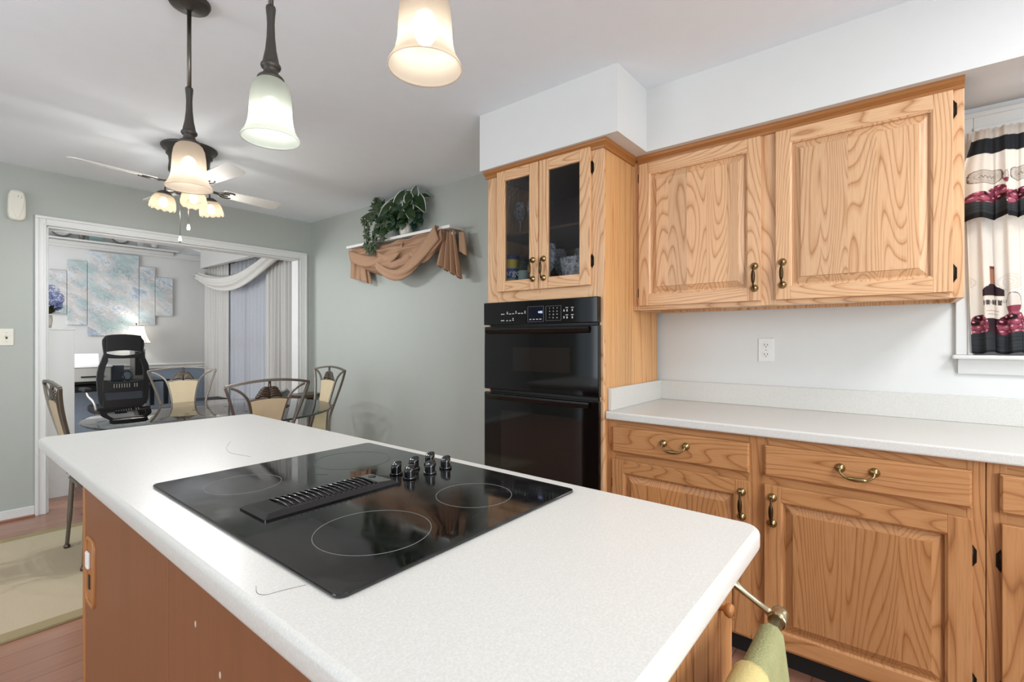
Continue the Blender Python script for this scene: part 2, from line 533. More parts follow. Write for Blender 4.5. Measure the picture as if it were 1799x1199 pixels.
def cut_glass(name):
    m = bpy.data.materials.new(name); q = N(m); q.t.nodes.remove(q.b)
    tr = q.n('ShaderNodeBsdfTransparent'); tr.inputs[0].default_value = (0.82, 0.85, 0.9, 1)
    gl = q.n('ShaderNodeBsdfGlossy'); gl.inputs['Roughness'].default_value = 0.05
    df = q.n('ShaderNodeBsdfDiffuse'); df.inputs[0].default_value = (0.8, 0.85, 0.92, 1)
    fr = q.n('ShaderNodeFresnel'); fr.inputs[0].default_value = 1.9
    b = q.n('ShaderNodeBump'); b.inputs['Strength'].default_value = 0.8; b.inputs['Distance'].default_value = 0.01
    v = q.n('ShaderNodeTexVoronoi'); v.inputs['Scale'].default_value = 70; q.l(q.coord((1, 1, 1)), v.inputs['Vector'])
    q.l(v.outputs[0], b.inputs['Height']); q.l(b.outputs[0], gl.inputs['Normal']); q.l(b.outputs[0], fr.inputs['Normal'])
    a = q.n('ShaderNodeMixShader'); q.l(fr.outputs[0], a.inputs[0]); q.l(tr.outputs[0], a.inputs[1]); q.l(gl.outputs[0], a.inputs[2])
    c = q.n('ShaderNodeMixShader'); q.l(q.math('MULTIPLY', v.outputs[0], 0.75), c.inputs[0]); q.l(a.outputs[0], c.inputs[1]); q.l(df.outputs[0], c.inputs[2])  # pale diffuse cells painted in for sparkle inside the dark cabinet
    q.l(c.outputs[0], q.out.inputs[0])
    return m
M['cut'] = cut_glass('cut_crystal')
M['window_glass'] = glass('window_glass', (0.95, 0.97, 1.0), 0.8, 1.45)
M['plate'] = mat('decorated_plate', 'b9b9b4', 0.3, var=0.3, scale=40)
M['hair'] = mat('grey_hair', '7d7974', 0.7)
M['faint'] = mat('faint_ring', '303231', 0.4)
M['cornice'] = mat('cornice_paint', 'a6a5a2', 0.6, var=0.02)
M['ledge'] = mat('ledge_paint', 'bcbbb8', 0.5, var=0.02)
M['plate_rim'] = mat('dark_plate_rim', '5a5752', 0.4, var=0.2, scale=40)
M['teal_book'] = mat('teal_tile', '6d8480', 0.6, var=0.1)

def floor_mat(name, pl, axis, a, b, c):
    m = bpy.data.materials.new(name); q = N(m)
    v = q.coord((1, 1, 1))
    br = q.n('ShaderNodeTexBrick')
    br.offset = 0.37
    br.inputs['Scale'].default_value = 1.0
    br.inputs['Brick Width'].default_value = 1.2
    br.inputs['Row Height'].default_value = pl
    br.inputs['Mortar Size'].default_value = 0.0015
    br.inputs['Color1'].default_value = srgb(a); br.inputs['Color2'].default_value = srgb(b); br.inputs['Mortar'].default_value = srgb(c)
    mp = q.n('ShaderNodeMapping'); mp.inputs['Rotation'].default_value = (0, 0, PI / 2 if axis else 0)
    q.l(v, mp.inputs['Vector']); q.l(mp.outputs[0], br.inputs['Vector'])
    s = [60, 60, 60]; s[1 if axis else 0] = 4
    mp2 = q.n('ShaderNodeMapping'); mp2.inputs['Scale'].default_value = s; q.l(v, mp2.inputs['Vector'])
    g = q.noise(mp2.outputs[0], 1.0, 3)
    col = q.mix(q.math('MULTIPLY', g, 0.45), br.outputs[0], srgb(c))
    q.l(col, q.b.inputs['Base Color'])
    q.b.inputs['Roughness'].default_value = 0.22
    return m
M['floor'] = floor_mat('reddish_plank_floor', 0.13, 0, 'a0725c', 'aa7c66', '6f4839')

def counter_mat():
    m = bpy.data.materials.new('speckled_solid_surface'); q = N(m)
    v = q.coord((1, 1, 1))
    a = q.noise(v, 300, 2, 0.6); b = q.noise(v, 90, 2)
    c = q.ramp(a, [(0.30, 'cac8c2'), (0.5, 'd1cfc9'), (0.74, 'dcdad6')])
    c = q.mix(q.math('MULTIPLY', b, 0.3), c, srgb('cbc9c3'))
    q.l(c, q.b.inputs['Base Color'])
    q.b.inputs['Roughness'].default_value = 0.30
    return m
M['counter'] = counter_mat()

def rug_mat(name, col):
    m = bpy.data.materials.new(name); q = N(m)
    v = q.coord((160, 420, 1)); n = q.noise(v, 1.0, 2)
    v2 = q.coord((1, 1, 1)); n2 = q.noise(v2, 5, 3)
    c = srgb(col)
    x = q.mix(n, tuple(k * 0.72 for k in c[:3]) + (1,), c)
    x = q.mix(q.math('MULTIPLY', n2, 0.35), x, tuple(k * 0.75 for k in c[:3]) + (1,))
    q.l(x, q.b.inputs['Base Color']); q.b.inputs['Roughness'].default_value = 0.95
    q.bump(n, 0.5, 0.004)
    return m
M['rug'] = rug_mat('beige_woven_rug', 'cbb99c')
M['rug_edge'] = rug_mat('olive_rug_binding', 'a8966f')

def canvas_mat():
    m = bpy.data.materials.new('abstract_seafoam_painting'); q = N(m)
    tc = q.n('ShaderNodeTexCoord'); geo = q.n('ShaderNodeNewGeometry')
    m0 = q.n('ShaderNodeMapping'); m0.inputs['Rotation'].default_value = (0, -0.60, 0)
    q.l(geo.outputs['Position'], m0.inputs['Vector'])
    mp = q.n('ShaderNodeMapping'); mp.inputs['Scale'].default_value = (1.5, 1, 3.6)
    q.l(m0.outputs[0], mp.inputs['Vector'])
    n1 = q.noise(mp.outputs[0], 1.7, 7, 0.66)
    c1 = q.ramp(n1, [(0.26, 'a6abaa'), (0.38, '8b9a98'), (0.45, '9fa6a8'), (0.50, 'aca49f'), (0.56, 'b2b7b9'), (0.63, '8a94a1'), (0.74, '989193'), (0.85, 'a5a7a7')])
    n2 = q.noise(geo.outputs['Position'], 26, 5, 0.7)
    crack = q.ramp(n2, [(0.47, (0, 0, 0, 1)), (0.495, (1, 1, 1, 1)), (0.52, (0, 0, 0, 1))])
    n3 = q.noise(mp.outputs[0], 2.0, 2)
    mask = q.ramp(n3, [(0.45, (0, 0, 0, 1)), (0.6, (1, 1, 1, 1))])
    f = q.math('MULTIPLY', crack, mask)
    c = q.mix(q.math('MULTIPLY', f, 0.75), c1, srgb('454e56'))
    q.l(c, q.b.inputs['Base Color']); q.b.inputs['Roughness'].default_value = 0.7
    q.bump(n2, 0.3, 0.005)
    return m
M['canvas'] = canvas_mat()
M['canvas_edge'] = mat('canvas_edge', '9aa3a4', 0.8)

# ------------------------------------------------------------------ the setting
def slab(name, m, *boxes, bevel=0.0):
    b = MB()
    for x in boxes: b.box(*x)
    return struct(b.build(name, m, bevel=bevel))
WX, FY, CZ = 2.61, 4.75, 2.44            # cabinet wall, far wall, ceiling
slab('floor', M['floor'], (-2.6, 3.0, -2.5, 7.8, -0.1, 0.0))
slab('ceiling', M['ceiling'], (-2.6, 2.75, -2.5, FY + 0.06, CZ, CZ + 0.1))
slab('ceiling_office', M['ceiling'], (-0.7, 3.0, FY + 0.06, 7.8, 2.66, 2.76))
# cabinet wall with the window opening (y -0.211 .. -1.05, z 1.179 .. 2.044)
WY0, WY1, WZ0, WZ1 = -1.06, -0.211, 1.179, 2.044
slab('wall_right', M['white_wall'], (WX, WX + 0.14, WY1, 1.40, 0, CZ), (WX, WX + 0.14, WY0, WY1, 0, WZ0), (WX, WX + 0.14, WY0, WY1, WZ1, CZ), (WX, WX + 0.14, -2.5, WY0, 0, CZ))
slab('wall_right_dining', M['grey_wall'], (2.592, WX + 0.14, 1.40, FY, 0, CZ))
# far wall with the wide cased opening
OX0, OX1, OZ = 0.604, 2.462, 2.05
slab('wall_far', M['grey_wall'], (-2.6, OX0, FY, FY + 0.12, 0, CZ + 0.3), (OX1, WX + 0.14, FY, FY + 0.12, 0, CZ + 0.3), (OX0, OX1, FY, FY + 0.12, OZ, CZ + 0.3))
# walls behind the photographer, with unseen openings placed for the fill light
slab('wall_left', M['grey_wall'], (-2.6, -2.5, -2.5, -1.8, 0, CZ), (-2.6, -2.5, 0.0, 1.1, 0, CZ), (-2.6, -2.5, 3.9, FY, 0, CZ), (-2.6, -2.5, 1.1, 3.9, 2.25, CZ), (-2.6, -2.5, -1.8, 0.0, 0, 0.8), (-2.6, -2.5, -1.8, 0.0, 2.2, CZ))
slab('wall_back', M['white_wall'], (-2.6, -1.6, -2.5, -2.4, 0, CZ), (0.6, 2.75, -2.5, -2.4, 0, CZ), (-1.6, 0.6, -2.5, -2.4, 0, 0.8), (-1.6, 0.6, -2.5, -2.4, 2.2, CZ))
# soffit over the cabinets
slab('wall_soffit', M['white_wall'], (1.921, WX, 0.963, 1.773, 2.143, CZ), (2.223, WX, -2.4, 0.963, 2.143, CZ))
# office
OB = 7.6
slab('wall_office_back', M['office_wall'], (-0.7, 3.0, OB, OB + 0.1, 0.88, 2.7))
slab('wall_office_dado', M['blue_wall'], (-0.7, 3.0, OB, OB + 0.1, 0, 0.88))
slab('wall_office_right', M['office_wall'], (2.60, 2.70, FY + 0.12, 5.3, 0, 2.7), (2.60, 2.70, 7.1, OB, 0, 2.7), (2.60, 2.70, 5.3, 7.1, 2.1, 2.7), (2.60, 2.70, 5.3, 7.1, 0, 0.3))
slab('wall_office_left', M['office_wall'], (-0.7, -0.6, FY, 5.3, 0, 2.7), (-0.7, -0.6, 7.1, OB, 0, 2.7), (-0.7, -0.6, 5.3, 7.1, 2.3, 2.7), (-0.7, -0.6, 5.3, 7.1, 0, 0.6))
slab('trim_office_rail', M['trim'], (-0.6, 2.6, OB - 0.02, OB, 0.86, 0.90), (-0.6, 2.6, OB - 0.035, OB, 0.90, 0.925), bevel=0.006)
slab('trim_office_frieze', M['office_wall'], (-0.6, 2.6, OB - 0.02, OB, 2.32, 2.39))
b = MB().prism([(2.18, 7.14), (2.6, 7.6), (2.6, 4.88), (0.9, 4.88)], lambda u, v, d: (u, v, d), 2.43, 2.66)
struct(b.build('ceiling_office_bulkhead', M['ceiling']))

# casing of the opening: stepped moulding
def casing(name, segs, m):
    b = MB()
    for x0, x1, y0, y1, z0, z1 in segs: b.box(x0, x1, y0, y1, z0, z1)
    return struct(b.build(name, m, bevel=0.004))
f0 = FY - 0.022; f1 = FY - 0.014
casing('trim_1', [
    (0.5452, OX0, f1, FY - 0.0003, 0, 2.1148), (0.545, 0.565, f0, FY, 0, 2.0949), (0.590, OX0, f0 + 0.004, FY, 0, OZ - 0.0003),
    (OX1, 2.5378, f1, FY - 0.0003, 0, 2.1148), (2.518, 2.538, f0, FY, 0, 2.0949), (OX1, 2.476, f0 + 0.004, FY, 0, OZ - 0.0003),
    (OX0 + 0.0002, OX1 - 0.0002, f1, FY - 0.0003, OZ, 2.1148), (0.545, 2.538, f0, FY, 2.095, 2.115), (0.590, 2.476, f0 + 0.004, FY, OZ, 2.064),
    (OX0 - 0.002, OX0 + 0.014, FY, FY + 0.125, 0, OZ), (OX1 - 0.014, OX1 + 0.002, FY, FY + 0.125, 0, OZ), (OX0, OX1, FY, FY + 0.125, OZ - 0.014, OZ + 0.002)], M['trim'])
slab('baseboard_far', M['trim'], (-2.5, 0.545, FY - 0.014, FY, 0.012, 0.075), bevel=0.004)
slab('baseboard_far_shoe', M['floor'], (-2.5, 0.545, FY - 0.022, FY, 0.0, 0.016), bevel=0.004)
slab('baseboard_right', M['trim'], (2.578, 2.592, 1.80, FY - 0.03, 0.0, 0.075), bevel=0.004)

# kitchen window: casing, sill, apron, jamb, sash and pane
win = struct(thing('window_1', 'x', 'x', (WX, -0.64, WZ0)))
del win['label']; del win['category']
b = MB()
for s0, s1 in ((-0.211, -0.161), (-1.11, -1.06)):
    b.box(WX - 0.018, WX, s0, s1, WZ0, 2.118)
b.box(WX - 0.018, WX, -1.06, -0.211, 2.044, 2.118); b.box(WX - 0.024, WX, -1.11, -0.161, 2.100, 2.118)
for s0, s1 in ((-0.211, -0.196), (-1.075, -1.06)): b.box(WX - 0.024, WX, s0, s1, WZ0, 2.044)
b.box(WX - 0.024, WX, -1.06, -0.211, 2.044, 2.059)
b.box(WX, WX + 0.12, -0.216, -0.211, WZ0, WZ1); b.box(WX, WX + 0.12, -1.06, -1.055, WZ0, WZ1); b.box(WX, WX + 0.12, -1.055, -0.216, WZ1 - 0.005, WZ1)
b.build('window_frame', M['trim'], win, True, bevel=0.003)
MB().box(WX - 0.05, WX + 0.12, -1.13, -0.150, WZ0 - 0.016, WZ0).build('window_sill', M['trim'], win, True, bevel=0.005)
b = MB().prism([(0, 0), (-0.030, 0), (-0.022, -0.018), (-0.016, -0.040), (-0.012, -0.058), (0, -0.058)], lambda u, v, d: (WX + u, d, WZ0 - 0.016 + v), -1.10, -0.168)
b.build('window_apron', M['trim'], win, True)
b = MB()
for y in (-0.225, -0.64, -1.045): b.box(WX + 0.07, WX + 0.10, y - 0.02, y + 0.02, WZ0, WZ1)
for z in (WZ0 + 0.02, 1.61, WZ1 - 0.02): b.box(WX + 0.0715, WX + 0.0985, -1.05, -0.22, z - 0.02, z + 0.02)
b.build('sash', M['trim'], win, True)
MB().box(WX + 0.083, WX + 0.087, -1.05, -0.22, WZ0, WZ1).build('pane', M['window_glass'], win, True)
# office window
win2 = struct(thing('window_2', 'x', 'x', (2.65, 6.2, 0.3)))
del win2['label']; del win2['category']
b = MB()
for y in (5.32, 6.2, 7.08): b.box(2.62, 2.68, y - 0.03, y + 0.03, 0.3, 2.1)
for z in (0.33, 1.2, 2.07): b.box(2.6215, 2.6785, 5.3, 7.1, z - 0.03, z + 0.03)
b.build('sash', M['trim'], win2, True)
MB().box(2.645, 2.65, 5.3, 7.1, 0.3, 2.1).build('pane', M['window_glass'], win2, True)
# ================================================================== kitchen cabinets
def pull(name, parent, x, y, z, vert=True, span=0.094, m=None):
    """antique brass pull: two rosettes and a bail with a swollen grip"""
    b = MB()
    A = (lambda a, o, s: (x - o, y + s, z + a)) if vert else (lambda a, o, s: (x - o, y + a, z + s))
    h = span / 2
    R = Matrix.Rotation(-PI / 2, 3, 'Y')
    for k in (-1, 1):
        c = A(k * h, 0, 0)
        b.lathe([(0.0155, 0.0), (0.0155, 0.003), (0.013, 0.006), (0.0095, 0.011), (0.006, 0.014), (0.0001, 0.015)], 16, c, 0, R)
    drop = 0.0 if vert else -0.024
    p = spline([A(-h, 0.012, 0), A(-h * 0.97, 0.022, drop * 0.45), A(-h * 0.62, 0.028, drop), A(-h * 0.3, 0.029, drop * 1.05), A(0, 0.0295, drop * 1.08), A(h * 0.3, 0.029, drop * 1.05), A(h * 0.62, 0.028, drop), A(h * 0.97, 0.022, drop * 0.45), A(h, 0.012, 0)], 5)
    L = len(p)
    rs = []
    for i in range(L):
        t = abs(i / (L - 1) - 0.5) * 2
        rs.append(0.0038 + (0.0042 if t < 0.42 else 0.0) * (1 - (t / 0.45) ** 2) ** 0.5 if t < 0.42 else 0.0038)
    b.tube(p, rs, 10, 1)
    return b.build(name, [m or M['brass'], M['dark_brass'] if vert else M['brass']], parent, True)

def hinge(parent, x, y, z, side):
    """small leaf hinge with pointed ends on the face frame"""
    b = MB()
    s = side
    b.prism([(0, -0.034), (0.006 * s, -0.024), (0.010 * s, -0.018), (0.010 * s, 0.018), (0.006 * s, 0.024), (0, 0.034)], lambda u, v, d: (x - d, y + u, z + v), 0.0, 0.0035)
    b.tube([(x - 0.006, y, z - 0.026), (x - 0.006, y, z + 0.026)], 0.0042, 8)
    return b.build('hinge', M['hinge'], parent, True)

def panel_door(name, parent, xf, y0, y1, z0, z1, mats, t=0.02, st=0.053, pane=None, label=None):
    """mats: upright, crosswise, panel. Frame with a raised panel, or a pane"""
    b = MB()
    X = lambda d: xf - d
    yi0, yi1, zi0, zi1 = y0 + st, y1 - st, z0 + st, z1 - st
    b.box(X(0), X(t), y0, yi0, z0, z1, 0); b.box(X(0), X(t), yi1, y1, z0, z1, 0)
    b.box(X(0), X(t), yi0, yi1, z0, zi0, 1); b.box(X(0), X(t), yi0, yi1, zi1, z1, 1)
    def ring(i0, d0, i1, d1, m):
        a = [(yi0 + i0, zi0 + i0), (yi1 - i0, zi0 + i0), (yi1 - i0, zi1 - i0), (yi0 + i0, zi1 - i0)]
        c = [(yi0 + i1, zi0 + i1), (yi1 - i1, zi0 + i1), (yi1 - i1, zi1 - i1), (yi0 + i1, zi1 - i1)]
        vs = [(X(d0), u, v) for u, v in a] + [(X(d1), u, v) for u, v in c]
        b.add(vs, [(0, 1, 5, 4), (1, 2, 6, 5), (2, 3, 7, 6), (3, 0, 4, 7)], m)
    if pane is None:
        ring(-0.0005, t - 0.001, 0.006, t - 0.006, 0)
        ring(0.006, t - 0.006, 0.0065, t - 0.016, 0)
        ring(0.0065, t - 0.016, 0.012, t - 0.016, 2)
        ring(0.012, t - 0.016, 0.036, t - 0.004, 2)
        ring(0.036, t - 0.004, 0.0375, t - 0.0005, 2)
        k = 0.0375
        b.add([(X(t - 0.0005), yi0 + k, zi0 + k), (X(t - 0.0005), yi1 - k, zi0 + k), (X(t - 0.0005), yi1 - k, zi1 - k), (X(t - 0.0005), yi0 + k, zi1 - k)], [(0, 1, 2, 3)], 2)
        b.box(X(0), X(0.003), yi0, yi1, zi0, zi1, 2)
    d = b.build(name, mats, parent, True, bevel=0.0028)
    if label: d['label'] = label
    if pane is not None:
        MB().box(X(t - 0.007), X(t - 0.011), yi0 - 0.004, yi1 + 0.004, zi0 - 0.004, zi1 + 0.004).build('glass_pane', pane, d, True)
    return d

def drawer(parent, xf, y0, y1, z0, z1, mh):
    b = MB()
    X = lambda d: xf - d
    a = [(y0, z0), (y1, z0), (y1, z1), (y0, z1)]; k = 0.006
    c = [(y0 + k, z0 + k), (y1 - k, z0 + k), (y1 - k, z1 - k), (y0 + k, z1 - k)]
    vs = [(X(0), u, v) for u, v in a] + [(X(0.014), u, v) for u, v in a] + [(X(0.02), u, v) for u, v in c]
    fs = [(3, 2, 1, 0), (8, 9, 10, 11)]
    for o in (0, 4):
        fs += [(o + i, o + (i + 1) % 4, o + 4 + (i + 1) % 4, o + 4 + i) for i in range(4)]
    b.add(vs, fs)
    d = b.build('drawer', mh, parent, True)
    pull('handle', d, X(0.02), (y0 + y1) / 2, (z0 + z1) / 2 + 0.012, False)
    return d

OAK = [M['oak_v'], M['oak_h'], M['oak_panel']]
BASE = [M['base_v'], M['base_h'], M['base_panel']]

# ---- wall cabinet
uc = thing('upper_cabinet', 'oak two-door wall cabinet hung under the soffit beside the window', 'cabinet', (2.28, 0.43, 1.384))
b = MB()
U0, U1, UX = -0.164, 1.0545, 2.28
b.box(UX + 0.02, 2.606, U0, U0 + 0.018, 1.384, 2.10, 3); b.box(UX + 0.02, 2.606, U1 - 0.018, U1, 1.384, 2.10, 3)
b.box(UX + 0.02, 2.606, U0, U1, 1.398, 1.414, 3); b.box(UX + 0.02, 2.606, U0, U1, 2.08, 2.10, 3); b.box(2.59, 2.606, U0, U1, 1.384, 2.10, 0)
b.box(UX, UX + 0.02, U0, U0 + 0.04, 1.384, 2.143, 0); b.box(UX, UX + 0.02, U1 - 0.03, U1, 1.384, 2.143, 0); b.box(UX, UX + 0.02, 0.41, 0.475, 1.384, 2.143, 0)
b.box(UX + 0.0005, UX + 0.02, U0, U1, 1.384, 1.42, 1); b.box(UX + 0.0005, UX + 0.02, U0, U1, 2.09, 2.143, 1)
b.build('carcass', [M['oak_v'], M['oak_h'], M['oak_panel'], M['oak_x']], uc, True, bevel=0.0015)
cr = [(0.0, 0.0), (-0.008, 0.0), (-0.010, 0.010), (-0.016, 0.016), (-0.024, 0.022), (-0.027, 0.030), (-0.027, 0.036), (0.0, 0.036)]
MB().prism(cr, lambda u, v, d: (UX + u, d, 2.107 + v), U0, U1 - 0.027).build('crown_moulding', M['crown'], uc, True)
for y0, y1, hy, hs, side in ((0.47, 1.019, 0.494, 1.019, 1), (-0.134, 0.414, 0.388, -0.134, -1)):
    d = panel_door('door', uc, UX, y0, y1, 1.405, 2.103, OAK)
    pull('handle', d, UX - 0.02, hy, 1.505 if side > 0 else 1.512)
    for hz in (1.47, 2.04): hinge(d, UX, hs + 0.001 * side, hz, side)
lb = MB().box(2.315, 2.365, 0.15, 0.66, 1.386, 1.3975).build('under_cabinet_light', M['white_plastic'], None, bevel=0.004)
tag(lb, 'slim white light bar fixed beneath the two-door wall cabinet', 'light')

# ---- tall oven cabinet
TX, T0, T1 = 1.965, 1.055, 1.752
tc = thing('oven_cabinet', 'tall oak cabinet with two glass doors above the black oven', 'cabinet', (TX, 1.40, 0))
b = MB()
b.box(TX + 0.02, 2.585, T0, T0 + 0.018, 0, 2.13, 2); b.box(TX + 0.02, 2.585, T1 - 0.018, T1, 0, 2.13, 2)
b.box(2.57, 2.585, T0 + 0.018, T1 - 0.018, 0.1, 2.13, 3)
for z in (0.10, 0.255, 1.455, 2.115): b.box(TX + 0.02, 2.57, T0 + 0.018, T1 - 0.018, z, z + 0.018, 3)
b.box(TX + 0.06, 2.57, T0 + 0.018, T1 - 0.018, 1.795, 1.807, 3)
b.box(TX, TX + 0.02, T0, 1.074, 0.10, 2.143, 0); b.box(TX, TX + 0.02, 1.738, T1, 0.10, 2.143, 0)
b.box(TX, TX + 0.02, 1.074, 1.132, 1.432, 2.143, 0); b.box(TX, TX + 0.02, 1.672, 1.738, 1.432, 2.143, 0)
b.box(TX + 0.0005, TX + 0.02, 1.074, 1.738, 1.432, 1.50, 1); b.box(TX + 0.0005, TX + 0.02, 1.074, 1.738, 2.10, 2.143, 1)
b.box(TX, TX + 0.02, 1.385, 1.425, 1.47, 2.12, 0)
b.box(TX, TX + 0.02, 1.074, 1.738, 0.10, 0.27, 1)
M['lining'] = mat('brown_cabinet_lining', '5b432e', 0.8, var=0.1)
b.build('carcass', [M['oak_v'], M['oak_h'], M['oak_side'], M['lining']], tc, True, bevel=0.0012)
b = MB()                                     # one moulding, mitred at the corner
k = len(cr)
vs = [(TX + u, T1 + 0.012, 2.107 + v) for u, v in cr] + [(TX + u, T0 + u, 2.107 + v) for u, v in cr] + [(UX - 0.001, T0 + u, 2.107 + v) for u, v in cr]
b.add(vs, [tuple(range(k)), tuple(range(3 * k - 1, 2 * k - 1, -1))] + [(s * k + i, s * k + (i + 1) % k, (s + 1) * k + (i + 1) % k, (s + 1) * k + i) for s in (0, 1) for i in range(k)])
b.build('crown_moulding', M['crown'], tc, True)
for y0, y1, hy, hs, side in ((1.405, 1.674, 1.437, 1.674, 1), (1.114, 1.400, 1.372, 1.114, -1)):
    d = panel_door('glass_door', tc, TX, y0, y1, 1.489, 2.121, OAK, st=0.055, pane=M['seeded'])
    pull('handle', d, TX - 0.02, hy, 1.588)
    for hz in (1.60, 2.03): hinge(d, TX, hs + 0.001 * side, hz, side)

# things behind the glass doors
SZ = 1.473
can = thing('food_canister', 'yellow canister with blue lid behind the left glass door', 'canister', (2.024, 1.640, SZ), math.radians(39))
MB().lathe([(0.0001, 0), (0.043, 0), (0.044, 0.004), (0.044, 0.195)], 28).build('body', mat('yellow_can_paper', 'd5bf3c', 0.5), can)
MB().lathe([(0.0455, 0.19), (0.0455, 0.212), (0.043, 0.216), (0.0001, 0.216)], 28).build('lid', mat('blue_lid', '24306b', 0.4), can)
band = MB().grid(lambda u, v: (0.0446 * math.cos(PI * 0.62 + u * PI * 0.92), 0.0446 * math.sin(PI * 0.62 + u * PI * 0.92), 0.088 + v * 0.055), 20, 1).build('label_band', mat('blue_label', '2f4f9a', 0.5), can)
text_mesh('lettering', 'Argo', 0.046, Matrix.Translation((-0.0455, -0.004, 0.118)) @ Matrix.Rotation(-PI / 2, 4, 'Z') @ Matrix.Rotation(PI / 2, 4, 'X'), M['white_plastic'], band)
jar = thing('spice_jar', 'dark green jar with black lid beside the yellow canister', 'jar', (2.020, 1.545, SZ))
MB().lathe([(0.0001, 0), (0.033, 0), (0.034, 0.004), (0.034, 0.15), (0.026, 0.168)], 24).build('body', mat('dark_green_jar', '22352c', 0.15), jar)
MB().lathe([(0.028, 0.165), (0.028, 0.198), (0.0001, 0.198)], 24).build('lid', M['black'], jar)
MB().lathe([(0.0345, 0.07), (0.0345, 0.125)], 24).build('paper_label', mat('pale_label', 'a7bdb6', 0.6), jar)
def wine_glass(loc, label, grp, h=0.19):
    t = thing('wine_glass', label, 'glass', loc, 0, grp)
    MB().lathe([(0.0001, 0.0), (0.030, 0.0), (0.028, 0.003), (0.006, 0.006), (0.0035, 0.02), (0.0035, h * 0.42), (0.010, h * 0.46)], 16).build('stem', M['cut'], t)
    MB().lathe([(0.004, h * 0.44), (0.022, h * 0.52), (0.034, h * 0.66), (0.036, h * 0.8), (0.029, h)], 18).build('bowl', M['cut'], t)
    return t
G = 'stemware on the upper shelf behind the left glass door'
g0 = wine_glass((2.13, 1.66, 1.807), 'clear stemmed glass on the upper shelf behind the left glass door', G)
dup(g0, (2.12, 1.56, 1.807), 0, g0['label'], G)
cb = thing('crystal_bowl', 'large sparkling cut-crystal bowl low behind the right glass door', 'bowl', (2.075, 1.245, SZ))
MB().lathe([(0.0001, 0.004), (0.045, 0.0), (0.055, 0.02), (0.085, 0.09), (0.098, 0.165), (0.094, 0.165), (0.08, 0.09), (0.05, 0.025), (0.0001, 0.02)], 30, ripple=lambda th, i: (1 + 0.035 * math.cos(th * 15 + i * 0.4), 0)).build('bowl', M['cut'], cb)
gd = [(2.04, 1.40), (2.09, 1.47), (2.25, 1.22), (2.24, 1.34), (2.20, 1.44)]
G2 = 'crystal goblets around the crystal bowl'
g1 = wine_glass((gd[0][0], gd[0][1], SZ), 'cut-crystal goblet standing beside the crystal bowl behind glass', G2, 0.25)
for x, y in gd[1:]: dup(g1, (x, y, SZ), 0, g1['label'], G2)

# ---- wall oven
OX = 1.935
ov = thing('double_oven', 'black double wall oven built into the tall oak cabinet', 'oven', (OX, 1.41, 0.275))
MB().box(TX, 2.5, 1.08, 1.73, 0.28, 1.43).build('oven_body', M['black'], ov, True)
cp = MB().box(OX, TX, 1.066, 1.757, 1.316, 1.434).build('control_panel', M['black_gloss'], ov, True, bevel=0.004)
def plate(name, y0, y1, z0, z1, m, p, d=0.0008, x=OX): return MB().box(x - d, x, y0, y1, z0, z1).build(name, m, p, True)
plate('display', 1.364, 1.459, 1.327, 1.402, M['display'], cp)
b = MB()
for y0, y1, z0, z1 in ((1.363, 1.460, 1.326, 1.403), (1.262, 1.350, 1.330, 1.401)):
    for q in ((y0, y1, z0, z0 + 0.001), (y0, y1, z1 - 0.001, z1), (y0, y0 + 0.001, z0, z1), (y1 - 0.001, y1, z0, z1)):
        b.box(OX - 0.0012, OX, q[0], q[1], q[2], q[3])
b.build('panel_outline', M['print_dim'], cp, True)
b = MB()
for (y, z), wd in zip([(1.623, 1.370), (1.592, 1.372), (1.574, 1.370), (1.554, 1.371), (1.535, 1.373), (1.515, 1.371), (1.496, 1.371), (1.477, 1.372), (1.624, 1.337), (1.593, 1.336), (1.573, 1.336), (1.554, 1.338)], (22, 9, 12, 12, 8, 14, 12, 9, 22, 10, 10, 9)):
    b.box(OX - 0.001, OX, y - wd / 2000, y + wd / 2000, z - 0.0022, z + 0.0022)
for y, z in ((1.592, 1.379), (1.535, 1.381), (1.477, 1.380), (1.554, 1.346)): b.box(OX - 0.001, OX, y - 0.003, y + 0.003, z - 0.003, z + 0.003)
b.build('control_symbols', M['print_white'], cp, True); b = MB()
for i, (y, z) in enumerate([(1.246, 1.376), (1.229, 1.376), (1.2, 1.377), (1.246, 1.344), (1.229, 1.343), (1.2, 1.343)]): b.box(OX - 0.001, OX, y - 0.003, y + 0.003, z - 0.005, z + 0.005)
for y, z in ((1.23, 1.389), (1.2, 1.389), (1.23, 1.355), (1.2, 1.355)): b.box(OX - 0.001, OX, y - 0.007, y + 0.007, z - 0.0018, z + 0.0018)
b.build('control_symbols', M['print_white'], cp, True); b = MB()
for y in (1.443, 1.422, 1.402, 1.382): b.box(OX - 0.0014, OX, y - 0.006, y + 0.006, 1.3365, 1.341)
b.build('control_symbols', M['print_white'], cp, True)
RX = Matrix.Rotation(-PI / 2, 4, 'Z') @ Matrix.Rotation(PI / 2, 4, 'X')
L = ov.location
def on_oven(y, z): return Matrix.Translation((OX - 0.0012 - L.x, y - L.y, z - L.z)) @ RX
text_mesh('clock_digits', '4:02', 0.016, on_oven(1.383, 1.373), M['digits'], cp, 0.0002)
keys = '123456789*0#'
for r in range(4):
    text_mesh('keypad_row', '   '.join(keys[r * 3:r * 3 + 3]), 0.0085, on_oven(1.306, 1.390 - r * 0.0155), M['print_white'], cp, 0.0002, 1.9)
